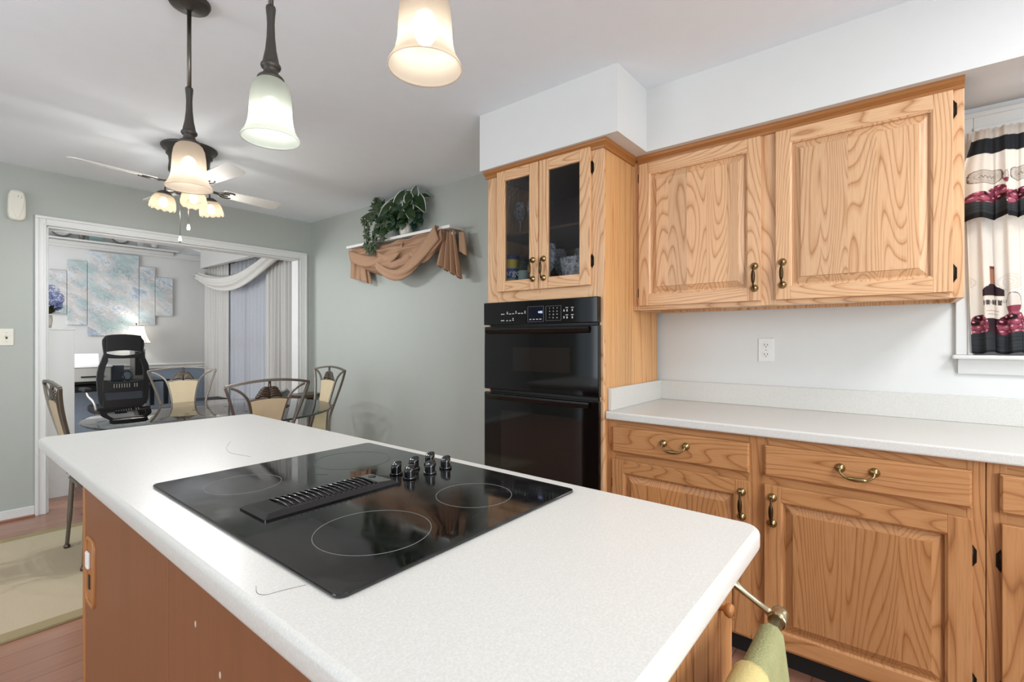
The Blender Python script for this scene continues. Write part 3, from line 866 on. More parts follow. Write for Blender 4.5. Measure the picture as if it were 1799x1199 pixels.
def oven_door(name, z0, z1, wy0, wy1, wz0, wz1):
    b = MB().box(OX + 0.004, TX - 0.002, 1.064, 1.757, z0, z1)
    d = b.build(name, M['black_gloss'], ov, True, bevel=0.005)
    plate('oven_window', wy0, wy1, wz0, wz1, M['oven_window'], d, 0.0012, OX + 0.004)
    h = MB().prism([(0.004, 0.0), (-0.010, -0.003), (-0.013, -0.012), (-0.008, -0.030), (0.004, -0.034)], lambda u, v, q: (OX + u, q, z1 - 0.004 + v), 1.11, 1.735)
    h.build('handle', M['black_gloss'], d, True, bevel=0.002)
oven_door('microwave_door', 0.976, 1.306, 1.213, 1.558, 1.080, 1.200)
oven_door('lower_oven_door', 0.30, 0.960, 1.150, 1.638, 0.50, 0.872)
b = MB()
for i in range(5): b.box(OX + 0.012, TX - 0.002, 1.08, 1.74, 0.277 + i * 0.004, 0.279 + i * 0.004)
b.build('vent_grille', M['black'], ov, True)

# ---- base cabinets
BX = 2.005
def base(label, y0, y1, drawers, doors):
    t = thing('base_cabinet', label, 'cabinet', (BX, (y0 + y1) / 2, 0))
    b = MB()
    b.box(BX + 0.02, 2.60, y0, y0 + 0.016, 0.10, 0.876, 3); b.box(BX + 0.02, 2.60, y1 - 0.016, y1, 0.10, 0.876, 3); b.box(BX + 0.02, 2.60, y0, y1, 0.10, 0.118, 3)
    b.box(2.585, 2.60, y0, y1, 0.1, 0.876, 3)
    ys = sorted([y0] + [a for d in doors for a in d[:2]] + [y1])
    st = [(y0, ys[1] + 0.012), (ys[-2] - 0.012, y1)]
    if len(doors) == 2: st.append((ys[2] - 0.012, ys[3] + 0.012))
    for a, c in st: b.box(BX, BX + 0.02, a, c, 0.10, 0.877, 0)
    for a, c in ((0.10, 0.130), (0.690, 0.745), (0.838, 0.877)): b.box(BX + 0.0006, BX + 0.02, y0 + 0.001, y1 - 0.001, a, c, 1)
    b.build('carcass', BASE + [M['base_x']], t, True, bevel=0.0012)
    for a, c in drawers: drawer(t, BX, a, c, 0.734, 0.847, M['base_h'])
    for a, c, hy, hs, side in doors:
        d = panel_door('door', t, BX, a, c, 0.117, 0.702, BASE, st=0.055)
        if hy is not None: pull('handle', d, BX - 0.02, hy, 0.612)
        for hz in (0.205, 0.590): hinge(d, BX, hs + 0.001 * side, hz, side)
    MB().box(BX + 0.075, BX + 0.09, y0, y1, 0, 0.10).build('toe_kick', M['slot'], t, True)
    return t
base('oak base cabinet with two drawers over two doors next to the oven', -0.190, 1.054, [(0.453, 1.022), (-0.16, 0.401)], [(0.450, 1.022, 0.479, 1.022, 1), (-0.16, 0.401, 0.374, -0.16, -1)])
base('oak base cabinet below the window, only its edge in view', -0.95, -0.192, [(-0.90, -0.219)], [(-0.575, -0.223, None, -0.223, 1), (-0.90, -0.60, None, -0.90, -1)])

# ---- worktop by the wall
ct = thing('countertop', 'speckled white worktop along the cabinet wall beside the oven', 'countertop', (2.3, 0.05, 0.877))
b = MB().prism([(1.975, 1.046), (1.978, 1.0535), (2.605, 1.0535), (2.605, -0.95), (1.975, -0.95)], lambda u, v, d: (u, v, d), 0.878, 0.914)
b.build('worktop_slab', M['counter'], ct, True, bevel=0.007, seg=3)
MB().box(2.588, 2.608, -0.95, 1.0535, 0.9142, 1.016).build('backsplash', M['counter'], ct, True, bevel=0.002)
MB().box(2.005, 2.587, 1.034, 1.0535, 0.9142, 1.016).build('side_splash', M['counter'], ct, True, bevel=0.002)

# ================================================================== island
ic = thing('kitchen_island', 'kitchen island base clad in reddish brown wood panels', 'island', (0.60, 1.0, 0))
IY0, IY1, IX0, IX1 = 0.232, 1.765, 0.300, 0.900
b = MB().box(IX0 + 0.012, IX1, IY0 + 0.012, IY1, 0.0, 0.876)
b.build('body', M['island_wood'], ic, True)
MB().box(IX0 - 0.002, IX0 + 0.012, IY1 - 0.022, IY1 + 0.002, 0, 0.876).build('corner_post', M['edge_wood'], ic, True, bevel=0.003)
dl = MB().box(IX0, IX0 + 0.012, 1.063, IY1 - 0.024, 0.01, 0.872).build('door', M['island_wood'], ic, True, bevel=0.002)
# recessed pull with a pale plastic tab
b = MB()
yc, zc, hw, hh = 1.672, 0.625, 0.042, 0.085
pts = []
for k in range(32):
    a = 2 * PI * k / 32
    u = hw * math.copysign(abs(math.cos(a)) ** 0.4, math.cos(a)); v = hh * math.copysign(abs(math.sin(a)) ** 0.28, math.sin(a))
    pts.append((IX0 - 0.001, yc + u, zc + v))
b.tube(pts, 0.0055, 8, 0, closed=True)
b.prism([(p[1], p[2]) for p in pts], lambda u, v, d: (IX0 - d, u, v), 0.0, 0.0015, 0)
fp = b.build('finger_pull', M['edge_wood'], dl, True)
MB().box(IX0 - 0.009, IX0 - 0.001, yc + 0.004, yc + 0.030, zc + 0.005, zc + 0.050).build('plastic_tab', M['white_plastic'], dl, True, bevel=0.004)
MB().box(IX0 - 0.004, IX0 - 0.001, yc + 0.006, yc + 0.020, zc - 0.05, zc - 0.012).build('finger_slot', M['slot'], dl, True, bevel=0.002)
b = MB().box(IX0, IX0 + 0.012, IY0, 1.059, 0.01, 0.872, 0)
for y, z in ((0.924, 0.762), (0.821, 0.721), (0.88, 0.55), (0.60, 0.70)): b.ball((IX0 - 0.0004, y, z), (0.001, 0.0035, 0.006), 8, 1)
b.build('side_panel', [M['island_wood'], mat('chipped_spot', 'c9b4a2', 0.7)], ic, True, bevel=0.001)
b = MB()
for i in range(9):
    a = IX0 + i * (IX1 - IX0) / 9
    b.box(a + 0.0012, a + (IX1 - IX0) / 9 - 0.0012, IY0, IY0 + 0.012, 0.01, 0.872)
b.build('end_panel', M['base_x'], ic, True, bevel=0.003)
kb = MB().lathe([(0.005, 0), (0.004, 0.006), (0.009, 0.010), (0.0115, 0.016), (0.009, 0.021), (0.0001, 0.022)], 18, (0.822, IY0, 0.806), 0, Matrix.Rotation(PI / 2, 3, 'X'))
kb.build('knob', M['edge_wood'], ic, True)

def rounded(x0, x1, y0, y1, r, n=6):
    p = []
    for cx, cy, a0 in ((x1 - r, y1 - r, 0), (x0 + r, y1 - r, 90), (x0 + r, y0 + r, 180), (x1 - r, y0 + r, 270)):
        for k in range(n + 1):
            a = math.radians(a0 + 90 * k / n); p.append((cx + r * math.cos(a), cy + r * math.sin(a)))
    return p
it = MB().prism(rounded(0.262, 0.940, 0.190, 2.238, 0.035), lambda u, v, d: (u, v, d), 0.877, 0.914, 0, True).build('island_worktop', M['counter'], None, bevel=0.009, seg=3)
tag(it, 'speckled white island worktop with rounded corners around the black cooktop', 'countertop')
def hairline(pts, label):
    p = spline([(x, y, 0.9143) for x, y in pts], 6)
    o = MB().tube(p, 0.00035, 4).build('stray_hair', M['hair'])
    return tag(o, label, 'hair')
hairline([(0.641, 1.669), (0.598, 1.590), (0.575, 1.504), (0.585, 1.44), (0.591, 1.409)], 'fine dark hair on the worktop behind the cooktop')
hairline([(0.286, 0.665), (0.279, 0.645), (0.284, 0.632), (0.30, 0.627), (0.329, 0.616)], 'fine dark hair on the worktop by the front corner of the cooktop')

# ---- cooktop
cz = 0.9145
ck = thing('cooktop', 'black glass downdraft cooktop set into the island worktop', 'cooktop', (0.618, 0.919, 0.914))
gm = bpy.data.materials.new('smudged_black_glass'); q = N(gm)
nz = q.noise(q.coord((5, 3, 1)), 1.0, 4, 0.6)
sm = q.noise(q.coord((7, 4, 1)), 1.3, 5, 0.7)
q.l(q.ramp(sm, [(0.50, '0a0a0a'), (0.72, '2c2d2c')]), q.b.inputs['Base Color'])
q.l(q.ramp(nz, [(0.42, (0.025, 0.025, 0.025, 1)), (0.62, (0.13, 0.13, 0.13, 1))]), q.b.inputs['Roughness'])
q.b.inputs['Specular IOR Level'].default_value = 0.62
MB().prism(rounded(0.333, 0.892, 0.545, 1.293, 0.014, 4), lambda u, v, d: (u, v, d), cz, cz + 0.0055, 0, False).build('glass_surface', gm, ck, True, bevel=0.002)
gz = cz + 0.0055
def annulus(name, c, r, mt='print_dim', wd=0.0011):
    MB().lathe([(r - wd, 0), (r - wd, 0.0003), (r, 0.0003), (r, 0)], 64, (c[0], c[1], gz)).build(name, M[mt], ck, True)
annulus('burner_ring', (0.462, 1.135), 0.076); annulus('burner_ring', (0.486, 0.690), 0.096); annulus('burner_ring', (0.728, 0.688), 0.078); annulus('burner_ring', (0.735, 1.135), 0.096, 'faint')
b = MB()
for x0, y0, x1, y1 in ((0.60, 0.745, 0.64, 0.775), (0.63, 0.60, 0.70, 0.62), (0.62, 1.06, 0.60, 1.08)):
    MB().tube([(x0, y0, gz), (x1, y1, gz)], 0.0005, 4).build('surface_mark', M['faint'], ck, True)
pass
# vent: domed frame with ribs across the slot
V0, V1, VY0, VY1 = 0.388, 0.680, 0.868, 0.972
vent_black = mat('vent_black', '0c0c0d', 0.09, var=0.1, spec=0.7)
b = MB()
o4 = [(V0, VY0), (V1, VY0), (V1, VY1), (V0, VY1)]
s1, s2 = V0 + 0.045, V1 - 0.045
def ringq(a, za, c, zc_):
    b.add([(x, y, za) for x, y in a] + [(x, y, zc_) for x, y in c], [(i, (i + 1) % 4, 4 + (i + 1) % 4, 4 + i) for i in range(4)], 0)
i1 = [(V0 + 0.012, VY0 + 0.012), (V1 - 0.012, VY0 + 0.012), (V1 - 0.012, VY1 - 0.012), (V0 + 0.012, VY1 - 0.012)]
i2 = [(s1, VY0 + 0.018), (s2, VY0 + 0.018), (s2, VY1 - 0.018), (s1, VY1 - 0.018)]
ringq(o4, gz, o4, gz + 0.003); ringq(o4, gz + 0.003, i1, gz + 0.009); ringq(i1, gz + 0.009, i2, gz + 0.0105); ringq(i2, gz + 0.0105, i2, gz + 0.001)
b.add([(x, y, gz + 0.001) for x, y in i2], [(0, 1, 2, 3)], 1)
vg = b.build('downdraft_vent', [vent_black, M['slot']], ck, True, bevel=0.002)
b = MB()
n = 17
for i in range(n):
    x = s1 + (i + 0.5) * (s2 - s1) / n
    pts = [(x, lerp(VY0 + 0.016, VY1 - 0.016, k / 8), gz + 0.0095 + 0.0028 * math.sin(PI * k / 8)) for k in range(9)]
    b.tube(pts, 0.0024, 6)
b.build('vent_slats', vent_black, vg, True)
MB().lathe([(0.0001, 0.0), (0.009, 0.0), (0.009, 0.0008), (0.0001, 0.0008)], 20, (V1 - 0.026, 0.935, gz + 0.0098)).build('finger_hole', M['slot'], vg, True)
for kx, ky in ((0.722, 0.935), (0.719, 0.882), (0.779, 0.940), (0.776, 0.877), (0.835, 0.944), (0.832, 0.883)):
    b = MB().lathe([(0.0001, 0.0), (0.0152, 0.0), (0.0152, 0.004), (0.0140, 0.006), (0.0001, 0.006)], 24, (kx, ky, gz))
    # oval grip with a slanted, rounded top
    def grip(u, v, kx=kx, ky=ky):
        th = 2 * PI * u
        k = 1.0 if v < 0.7 else max(0.02, math.cos((v - 0.7) / 0.3 * PI / 2)) ** 0.7
        ex = 0.0150 * math.copysign(abs(math.cos(th)) ** 0.8, math.cos(th)) * k; ey = 0.0118 * math.copysign(abs(math.sin(th)) ** 0.8, math.sin(th)) * k
        c, s = math.cos(0.7), math.sin(0.7)
        x = ex * c - ey * s; y = ex * s + ey * c
        return (kx + x, ky + y, gz + 0.005 + 0.026 * v + 0.30 * x * min(1, v * 1.5))
    b.grid(grip, 28, 14)
    b.build('control_knob', vent_black, ck, True)

# ---- towel bar on the island end, towels over it
tb = thing('towel_bar', 'satin brass towel bar mounted on the end of the island', 'towel bar', (0.60, IY0, 0.82))
bz, by = 0.795, 0.155
b = MB()
b.tube([(0.365, by, bz), (0.872, by, bz)], 0.0102, 20)
b.build('rod', M['satin_nickel'], tb, True)
for x in (0.868, 0.365):
    b = MB()
    b.tube(spline([(x, IY0, 0.838), (x, 0.215, 0.826), (x, 0.190, 0.812), (x, 0.165, 0.799)], 4), [0.012, 0.0115, 0.0105, 0.009, 0.0075, 0.0065, 0.006, 0.006, 0.006, 0.006, 0.0065, 0.0075, 0.0085], 12, flat=0.8)
    b.tube([(x - 0.014, by, bz), (x - 0.010, by, bz), (x + 0.010, by, bz), (x + 0.015, by, bz), (x + 0.018, by, bz)], [0.0125, 0.0142, 0.0142, 0.0135, 0.010], 20)
    b.build('post', M['satin_nickel'], tb, True)
def towel(label, name, m, x0, x1, off, back, front):
    def fn(u, v):
        x = lerp(x0, x1, u)
        f = 0.004 * math.sin(u * 9 + 1) + 0.002 * math.sin(u * 21)
        R = 0.0118 + off
        Lb, Lf = back, front
        tot = Lb + PI * R + Lf; s = v * tot
        if s < Lf: z = bz - (Lf - s); y = by - R - (Lf - s) * 0.13 - f * min(1, (Lf - s) * 6); 
        elif s < Lf + PI * R:
            a = (s - Lf) / R; y = by - R * math.cos(a); z = bz + R * math.sin(a)
        else: z = bz - (s - Lf - PI * R); y = by + R + 0.2 * f * min(1, (s - Lf - PI * R) * 6)
        xx = x + (0.5 - u) * 0.02 * max(0, bz - z) / 0.3
        return (xx, y, z)
    o = MB().grid(fn, 40, 60).build(name, m, None, solid=0.004)
    return tag(o, label, 'towel')
towel('sage green kitchen towel hanging near the end of the towel bar', 'kitchen_towel', M['green_towel'], 0.635, 0.812, 0.0040, 0.30, 0.34)
towel('pale yellow kitchen towel lying over the green towel on the bar', 'kitchen_towel', M['yellow_towel'], 0.40, 0.690, 0.0100, 0.28, 0.30)

# ---- outlet on the cabinet wall
ot = thing('electrical_outlet', 'white duplex outlet on the wall below the wall cabinet', 'outlet', (WX, 0.518, 1.188))
MB().box(WX - 0.005, WX, 0.483, 0.553, 1.131, 1.245).build('cover_plate', M['white_plastic'], ot, True, bevel=0.003)
for zc in (1.211, 1.165):
    p = [(0.518 + 0.0165 * math.cos(a) , zc + max(-0.0125, min(0.0125, 0.0165 * math.sin(a)))) for a in [2 * PI * k / 24 for k in range(24)]]
    r = MB().prism(p, lambda u, v, d: (WX - d, u, v), 0.004, 0.0075).build('receptacle', M['white_plastic'], ot, True)
    b = MB()
    for y, hh in ((0.5245, 0.0045), (0.5115, 0.0038)): b.box(WX - 0.008, WX - 0.0074, y - 0.0012, y + 0.0012, zc + 0.003 - hh, zc + 0.003 + hh)
    b.ball((WX - 0.0075, 0.518, zc - 0.0075), (0.0006, 0.0025, 0.0025), 8)
    b.build('slots', M['slot'], r, True)
MB().lathe([(0.0001, 0), (0.003, 0), (0.0025, 0.001), (0.0001, 0.0012)], 12, (WX - 0.005, 0.518, 1.188), 0, Matrix.Rotation(-PI / 2, 3, 'Y')).build('screw', M['silver'], ot, True)
# ================================================================== pendants
M['shade_warm'] = shade_glass('warm_frosted_shade', 'f4e0c8', 0.22, 0.15, 0.155)
M['shade_cool'] = shade_glass('cool_frosted_shade', 'e4e9da', 0.20, 0.15, 0.18)
M['bulb'] = emitter('lit_bulb', 'fff4e2', 5.0)
def pendant(loc, label, shade, color):
    t = thing('pendant_light', label, 'pendant light', loc, 0, 'bell-shade pendants over the island')
    z = lambda v: v - 2.44
    MB().lathe([(0.0001, 0), (0.066, 0.0), (0.066, -0.006), (0.060, -0.018), (0.050, -0.022), (0.014, -0.024), (0.010, -0.032), (0.0001, -0.034)], 32).build('canopy', M['bronze'], t)
    MB().tube([(0, 0, -0.03), (0, 0, z(2.118))], 0.0068, 12).build('rod', M['bronze_hi'], t)
    MB().lathe([(0.007, z(2.133)), (0.0115, z(2.132)), (0.0125, z(2.126)), (0.0105, z(2.105)), (0.0095, z(2.085)), (0.0105, z(2.05)), (0.0140, z(2.015)), (0.0185, z(1.992)), (0.0200, z(1.984)), (0.0205, z(1.980)), (0.0245, z(1.976)), (0.0255, z(1.971)), (0.0235, z(1.966)), (0.0180, z(1.962)), (0.0175, z(1.957)), (0.0205, z(1.952)), (0.0200, z(1.947)), (0.0300, z(1.943)), (0.0335, z(1.938)), (0.0335, z(1.933)), (0.0001, z(1.933))], 24).build('turned_stem', M['bronze'], t)
    s = MB()
    prof = [(0.012, 1.938), (0.030, 1.935), (0.041, 1.925), (0.0475, 1.908), (0.051, 1.885), (0.0525, 1.860), (0.0535, 1.838), (0.0555, 1.820), (0.0595, 1.804), (0.0650, 1.792), (0.0705, 1.783), (0.0735, 1.776), (0.0725, 1.7745), (0.0705, 1.777)]
    s.lathe([(r, z(v)) for r, v in prof], 40).build('shade', shade, t)
    MB().ball((0, 0, z(1.856)), (0.024, 0.024, 0.034), 20).build('bulb', M['bulb'], t)
    p = lamp('POINT', 'pendant_glow', (loc[0], loc[1], 1.820), PENDANT_W, color, 0.028)
    return t
pendant((0.620, 1.972, 2.44), 'far bell-shade pendant on a long rod beside the ceiling fan', M['shade_warm'], (0.99, 0.98, 0.96))
pendant((0.606, 1.320, 2.44), 'middle bell-shade pendant with cool white glow', M['shade_cool'], (0.97, 0.99, 1.0))
pendant((0.638, 0.735, 2.44), 'nearest bell-shade pendant, cut by the top edge of the picture', M['shade_warm'], (0.99, 0.98, 0.96))

# ================================================================== ceiling fan
FX, FYY = 1.10, 3.49
fan = thing('ceiling_fan', 'white four-blade ceiling fan with bronze motor and scalloped glass lights', 'ceiling fan', (FX, FYY, CZ))
MB().lathe([(0.0001, 0), (0.150, 0), (0.152, -0.006), (0.146, -0.016), (0.120, -0.024), (0.118, -0.036), (0.124, -0.044), (0.124, -0.052), (0.112, -0.058), (0.108, -0.10), (0.112, -0.135), (0.112, -0.155), (0.098, -0.175), (0.085, -0.20), (0.070, -0.225), (0.0001, -0.228)], 40).build('motor_housing', M['bronze'], fan)
BZ = 2.205 - CZ
for k in range(4):
    a = math.radians(5 + 90 * k)
    R = Matrix.Rotation(a, 4, 'Z') @ Matrix.Translation((0, 0, BZ)) @ Matrix.Rotation(math.radians(-12), 4, 'X')
    out = []
    for i in range(9): out.append((0.19 + 0.35 * i / 8, 0.048 + 0.014 * i / 8))
    tip = [(0.58 - 0.035 + 0.035 * math.sin(t), 0.062 - 0.035 + 0.035 * math.cos(t)) for t in [PI / 2 * i / 5 for i in range(1, 6)]]
    out += tip
    poly = out + [(x, -y) for x, y in reversed(out)]
    b = MB(); b.M = R
    b.prism(poly, lambda u, v, d: (u, v, d), -0.003, 0.003, 0)
    bl = b.build('blade', M['fan_white'], fan, bevel=0.001)
    b = MB(); b.M = R
    b.tube(spline([(0.085, 0, 0.010), (0.13, 0, -0.004), (0.17, 0.0, -0.008)], 5), 0.008, 8)
    for s in (-1, 1):
        b.tube(spline([(0.165, 0, -0.008), (0.195, 0.03 * s, -0.008), (0.235, 0.040 * s, -0.007), (0.26, 0.030 * s, -0.006)], 5), 0.0045, 8)
        b.tube(spline([(0.175, 0.0, -0.008), (0.205, 0.012 * s, -0.008), (0.235, 0.014 * s, -0.007)], 4), 0.0040, 8)
    b.build('blade_iron', M['bronze'], bl)
MB().lathe([(0.0001, -0.22), (0.048, -0.222), (0.052, -0.235), (0.050, -0.262), (0.040, -0.275), (0.0001, -0.278)], 28).build('light_fitter', M['bronze'], fan)
M['shade_fan'] = shade_glass('scalloped_fan_shade', 'f5d9b4', 0.22, 0.18, 0.045)
tocam = math.atan2(-FYY, -FX)
for k in range(3):
    a = tocam + math.radians(8 + 120 * k)
    c, s = math.cos(a), math.sin(a)
    at = lambda r, z: (c * r, s * r, z)
    arm = MB().tube(spline([at(0.045, -0.25), at(0.075, -0.228), at(0.110, -0.226), at(0.135, -0.250), at(0.138, -0.285)], 6), 0.0055, 10)
    sc = [at(0.05 + 0.020 * (1 - q / 14) * math.cos(q * 0.75) + 0.03, -0.265 + 0.020 * (1 - q / 14) * math.sin(q * 0.75)) for q in range(13)]
    arm.tube(sc, 0.0028, 6)
    am = arm.build('light_arm', M['bronze'], fan)
    T = Matrix.Translation(at(0.138, -0.285)) @ Matrix.Rotation(a, 4, 'Z') @ Matrix.Rotation(math.radians(-9), 4, 'Y')
    b = MB(); b.M = T
    b.lathe([(0.0001, 0.012), (0.020, 0.010), (0.032, 0.002), (0.042, -0.010), (0.043, -0.018), (0.0001, -0.018)], 24)
    b.build('shade_cap', M['bronze'], am)
    b = MB(); b.M = T
    rip = lambda th, i: (1 + (0.035 * math.cos(12 * th) if i > 3 else 0.01 * math.cos(12 * th)), (0.0055 * math.cos(12 * th) if i > 4 else 0))
    b.lathe([(0.034, -0.012), (0.047, -0.018), (0.057, -0.032), (0.064, -0.052), (0.0675, -0.075), (0.0685, -0.104), (0.0668, -0.104)], 72, ripple=rip)
    b.build('glass_shade', M['shade_fan'], am)
    b = MB(); b.M = T
    b.ball((0, 0, -0.060), (0.024, 0.024, 0.032), 16)
    b.build('bulb', M['bulb'], am)
    p = T @ Vector((0, 0, -0.092))
    lamp('POINT', 'fan_glow', (FX + p.x, FYY + p.y, CZ + p.z), FAN_W, (0.97, 0.985, 1.0), 0.026)
def chain(dx, dy, z0, z1, m2):
    b = MB().tube([(dx, dy, z0), (dx, dy, z1)], 0.0016, 6, 0)
    b.lathe([(0.0001, 0.004), (0.004, 0.002), (0.0065, -0.006), (0.0095, -0.020), (0.0085, -0.030)], 14, (dx, dy, z1), 1)
    b.lathe([(0.0085, -0.030), (0.0080, -0.035), (0.0001, -0.036)], 14, (dx, dy, z1), 2)
    b.build('pull_chain', [M['bronze_hi'], M['white_plastic'], m2], fan)
r = (math.sin(math.radians(51.1) + 0.0), )
RXv = (0.628, -0.778)
chain(-0.060 * RXv[0], -0.060 * RXv[1], -0.27, 1.885 - CZ, M['dark_brass'])
chain(-0.008 * RXv[0], -0.008 * RXv[1], -0.27, 1.960 - CZ, M['white_plastic'])

# ================================================================== wall things on the far wall
sw = thing('plastic_sensor', 'off-white plastic sensor box high on the grey wall', 'sensor', (0.455, FY, 2.158))
b = MB()
def sbody(u, v):
    th = 2 * PI * u
    k = [1.0, 1.0, 0.97, 0.86, 0.0][min(4, int(v * 4 + 1e-6))]
    x = 0.047 * k * math.copysign(abs(math.cos(th)) ** 0.55, math.cos(th)); z = 0.104 * k * math.copysign(abs(math.sin(th)) ** 0.5, math.sin(th))
    x *= (1 - 0.10 * (z / 0.104 + 1) / 2)
    return (x, -[0.0, 0.032, 0.040, 0.044, 0.045][min(4, int(v * 4 + 1e-6))], z)
b.grid(sbody, 40, 4)
b.build('housing', M['cream'], sw)
b = MB().prism([(-0.036, 0.05), (-0.03, 0.09), (0.028, 0.09), (0.036, 0.04), (0.026, -0.03), (0.010, -0.085), (-0.004, -0.088), (-0.026, -0.03)], lambda u, v, d: (u, -d, v), 0.042, 0.0475)
b.build('front_cover', M['cream'], sw, bevel=0.006)
MB().ball((0.012, -0.048, 0.055), (0.011, 0.006, 0.011), 14).build('lens', M['white_plastic'], sw)
MB().lathe([(0.0001, 0), (0.0035, 0), (0.0001, 0.002)], 10, (0.006, -0.052, 0.058), 0, Matrix.Rotation(PI / 2, 3, 'X')).build('indicator', M['slot'], sw)
lsw = thing('light_switch', 'cream light switch beside the wide cased opening', 'switch', (0.385, FY, 1.255))
MB().box(-0.057, 0.057, -0.006, 0, -0.0575, 0.0575).build('cover_plate', M['cream'], lsw, bevel=0.003)
for x in (-0.023, 0.023):
    b = MB().box(x - 0.005, x + 0.005, -0.007, -0.005, -0.0125, 0.0125, 1)
    b.M = Matrix.Translation((x, -0.006, 0.002)) @ Matrix.Rotation(math.radians(-28), 4, 'X')
    b.box(-0.0042, 0.0042, -0.014, 0.0, -0.004, 0.004, 0)
    b.build('toggle', [M['cream'], M['slot']], lsw)
    for z in (-0.030, 0.030):
        MB().ball((x, -0.006, z), (0.003, 0.001, 0.003), 8).build('screw', M['silver'], lsw)

# ================================================================== shelf with scarf and plant
SX = 2.592
sh = thing('display_shelf', 'narrow white display shelf near the ceiling above the dining table', 'shelf', (SX, 3.22, 2.05))
MB().box(2.448, SX, 2.556, 3.885, 2.050, 2.073).build('board', M['shelf'], sh, True, bevel=0.003)
MB().tube([(2.505, 2.59, 2.020), (2.505, 3.86, 2.020)], 0.008, 12).build('rod', M['white_plastic'], sh, True)
b = MB()
for y in (2.585, 3.865): b.lathe([(0.009, 0), (0.0135, 0.004), (0.0155, 0.014), (0.0135, 0.024), (0.0001, 0.029)], 16, (2.505, y, 2.020), 0, Matrix.Rotation(PI / 2 if y < 3 else -PI / 2, 3, 'X'))
b.build('finial', M['white_plastic'], sh, True)
for y in (2.70, 3.77):
    MB().box(2.495, SX, y - 0.008, y + 0.008, 2.010, 2.050).build('bracket', M['white_plastic'], sh, True, bevel=0.002)

def fold(x, seed): return noise.noise(Vector((x, seed, 0.0)))
scf = MB()
XF = 2.470                                   # the cloth hides the rod and hangs just in front of it
def clampx(x): return min(2.583, x)
# big swag: gathered along the rod, sagging deepest left of the middle
YL, YR = 3.83, 2.64
def swag(u, v):
    s = (math.sin(PI * u ** 0.92)) ** 0.8 if 0 < u < 1 else 0.0
    y = lerp(YL, YR, u) + 0.05 * v * math.sin(PI * u) * 0.6
    z = 2.046 - (0.012 + 0.262 * v ** 1.1) * s - 0.085 * v * (1 - s)
    w_ = 11.0 * v + 1.6 * math.sin(u * 4.2 + 0.5) + 2.2 * (1 - abs(2 * u - 1)) * v
    x = XF - 0.035 * s * math.sin(PI * min(1.0, 0.15 + 0.85 * v)) + 0.020 * math.sin(w_) * (0.25 + s) + 0.018 * fold(u * 7 + 3 * v, 2.2) + 0.006 * math.sin(v * 31 + u * 6) * (0.3 + s)
    if v > 0.75: x += (v - 0.75) * 0.12
    return (clampx(x), y, z + 0.014 * fold(u * 8, v * 5 + 7) * s)
scf.grid(swag, 72, 48)
# rolled fold falling from the right end down to the low point and back up
def roll(u, v):
    y = lerp(2.66, 3.40, u)
    z = 2.035 - 0.262 * math.sin(PI * min(1.0, u * 0.78 + 0.0)) ** 1.05 - 0.02 * u
    th = 2 * PI * v
    r = lerp(0.040, 0.030, u) * (1 + 0.25 * math.sin(3 * th + u * 9))
    return (clampx(XF - 0.040 + 0.55 * r * math.cos(th)), y + 0.3 * r * math.sin(th), z + 1.25 * r * math.sin(th))
scf.grid(roll, 48, 24)
def roll2(u, v):
    y = lerp(3.80, 3.22, u)
    z = 1.985 - 0.115 * math.sin(PI * u * 0.8) + 0.03 * u
    th = 2 * PI * v
    r = 0.030 * (1 + 0.22 * math.sin(3 * th + u * 7)) * (1 - 0.6 * smooth(0.7, 1.0, u))
    return (clampx(XF - 0.030 + 0.6 * r * math.cos(th)), y, z + 1.5 * r * math.sin(th))
scf.grid(roll2, 36, 24)
def roll3(u, v):
    y = lerp(3.50, 3.06, u)
    z = 2.03 - 0.13 * math.sin(PI * min(1, u * 0.9)) - 0.01 * u
    th = 2 * PI * v
    r = 0.022 * (1 + 0.2 * math.sin(2 * th + u * 8))
    return (clampx(XF - 0.036 + 0.6 * r * math.cos(th)), y, z + 1.3 * r * math.sin(th))
scf.grid(roll3, 30, 18)
def roll4(u, v):
    y = lerp(2.63, 2.98, u)
    z = 2.02 - 0.155 * math.sin(PI * u * 0.75)
    th = 2 * PI * v
    r = 0.026 * (1 + 0.25 * math.sin(3 * th + u * 11))
    return (clampx(XF - 0.020 + 0.6 * r * math.cos(th)), y, z + 1.4 * r * math.sin(th))
scf.grid(roll4, 30, 20)
# left tail: soft tubes of cloth
def tube_tail(y0, y1, z0, z1, r0, r1, n):
    def fn(u, v):
        th = 2 * PI * u
        r = lerp(r0, r1, v) * (1 + 0.28 * math.sin(n * th + 2 * v))
        return (clampx(2.515 + 0.55 * r * math.cos(th)), lerp(y0, y1, v) + r * math.sin(th), lerp(z0, z1, v) + 0.02 * v * math.sin(th))
    scf.grid(fn, 40, 20)
tube_tail(3.83, 3.835, 2.035, 1.785, 0.045, 0.066, 4)
tube_tail(3.74, 3.67, 2.00, 1.745, 0.030, 0.052, 5)
# right tail: pleats that end in steps
def tail_r(u, v):
    w0 = lerp(0.12, 0.275, v)
    y = 2.615 + (0.5 - u) * w0 - 0.015 * v
    ln = 0.245 + 0.085 * u + 0.012 * math.sin(u * 4 * 2 * PI)
    z = 2.040 - ln * v - 0.012 * math.floor(u * 3.999) * v
    x = 2.495 + 0.036 * math.sin(u * 4 * 2 * PI) * (0.3 + 0.7 * v) - 0.01 * v
    return (clampx(x), y, z)
scf.grid(tail_r, 80, 24)
tube_tail(2.50, 2.475, 2.02, 1.86, 0.020, 0.034, 3)
tag(scf.build('draped_scarf', M['tan_cloth'], None, solid=0.003), 'tan cloth scarf draped in folds over the rod under the display shelf', 'scarf')

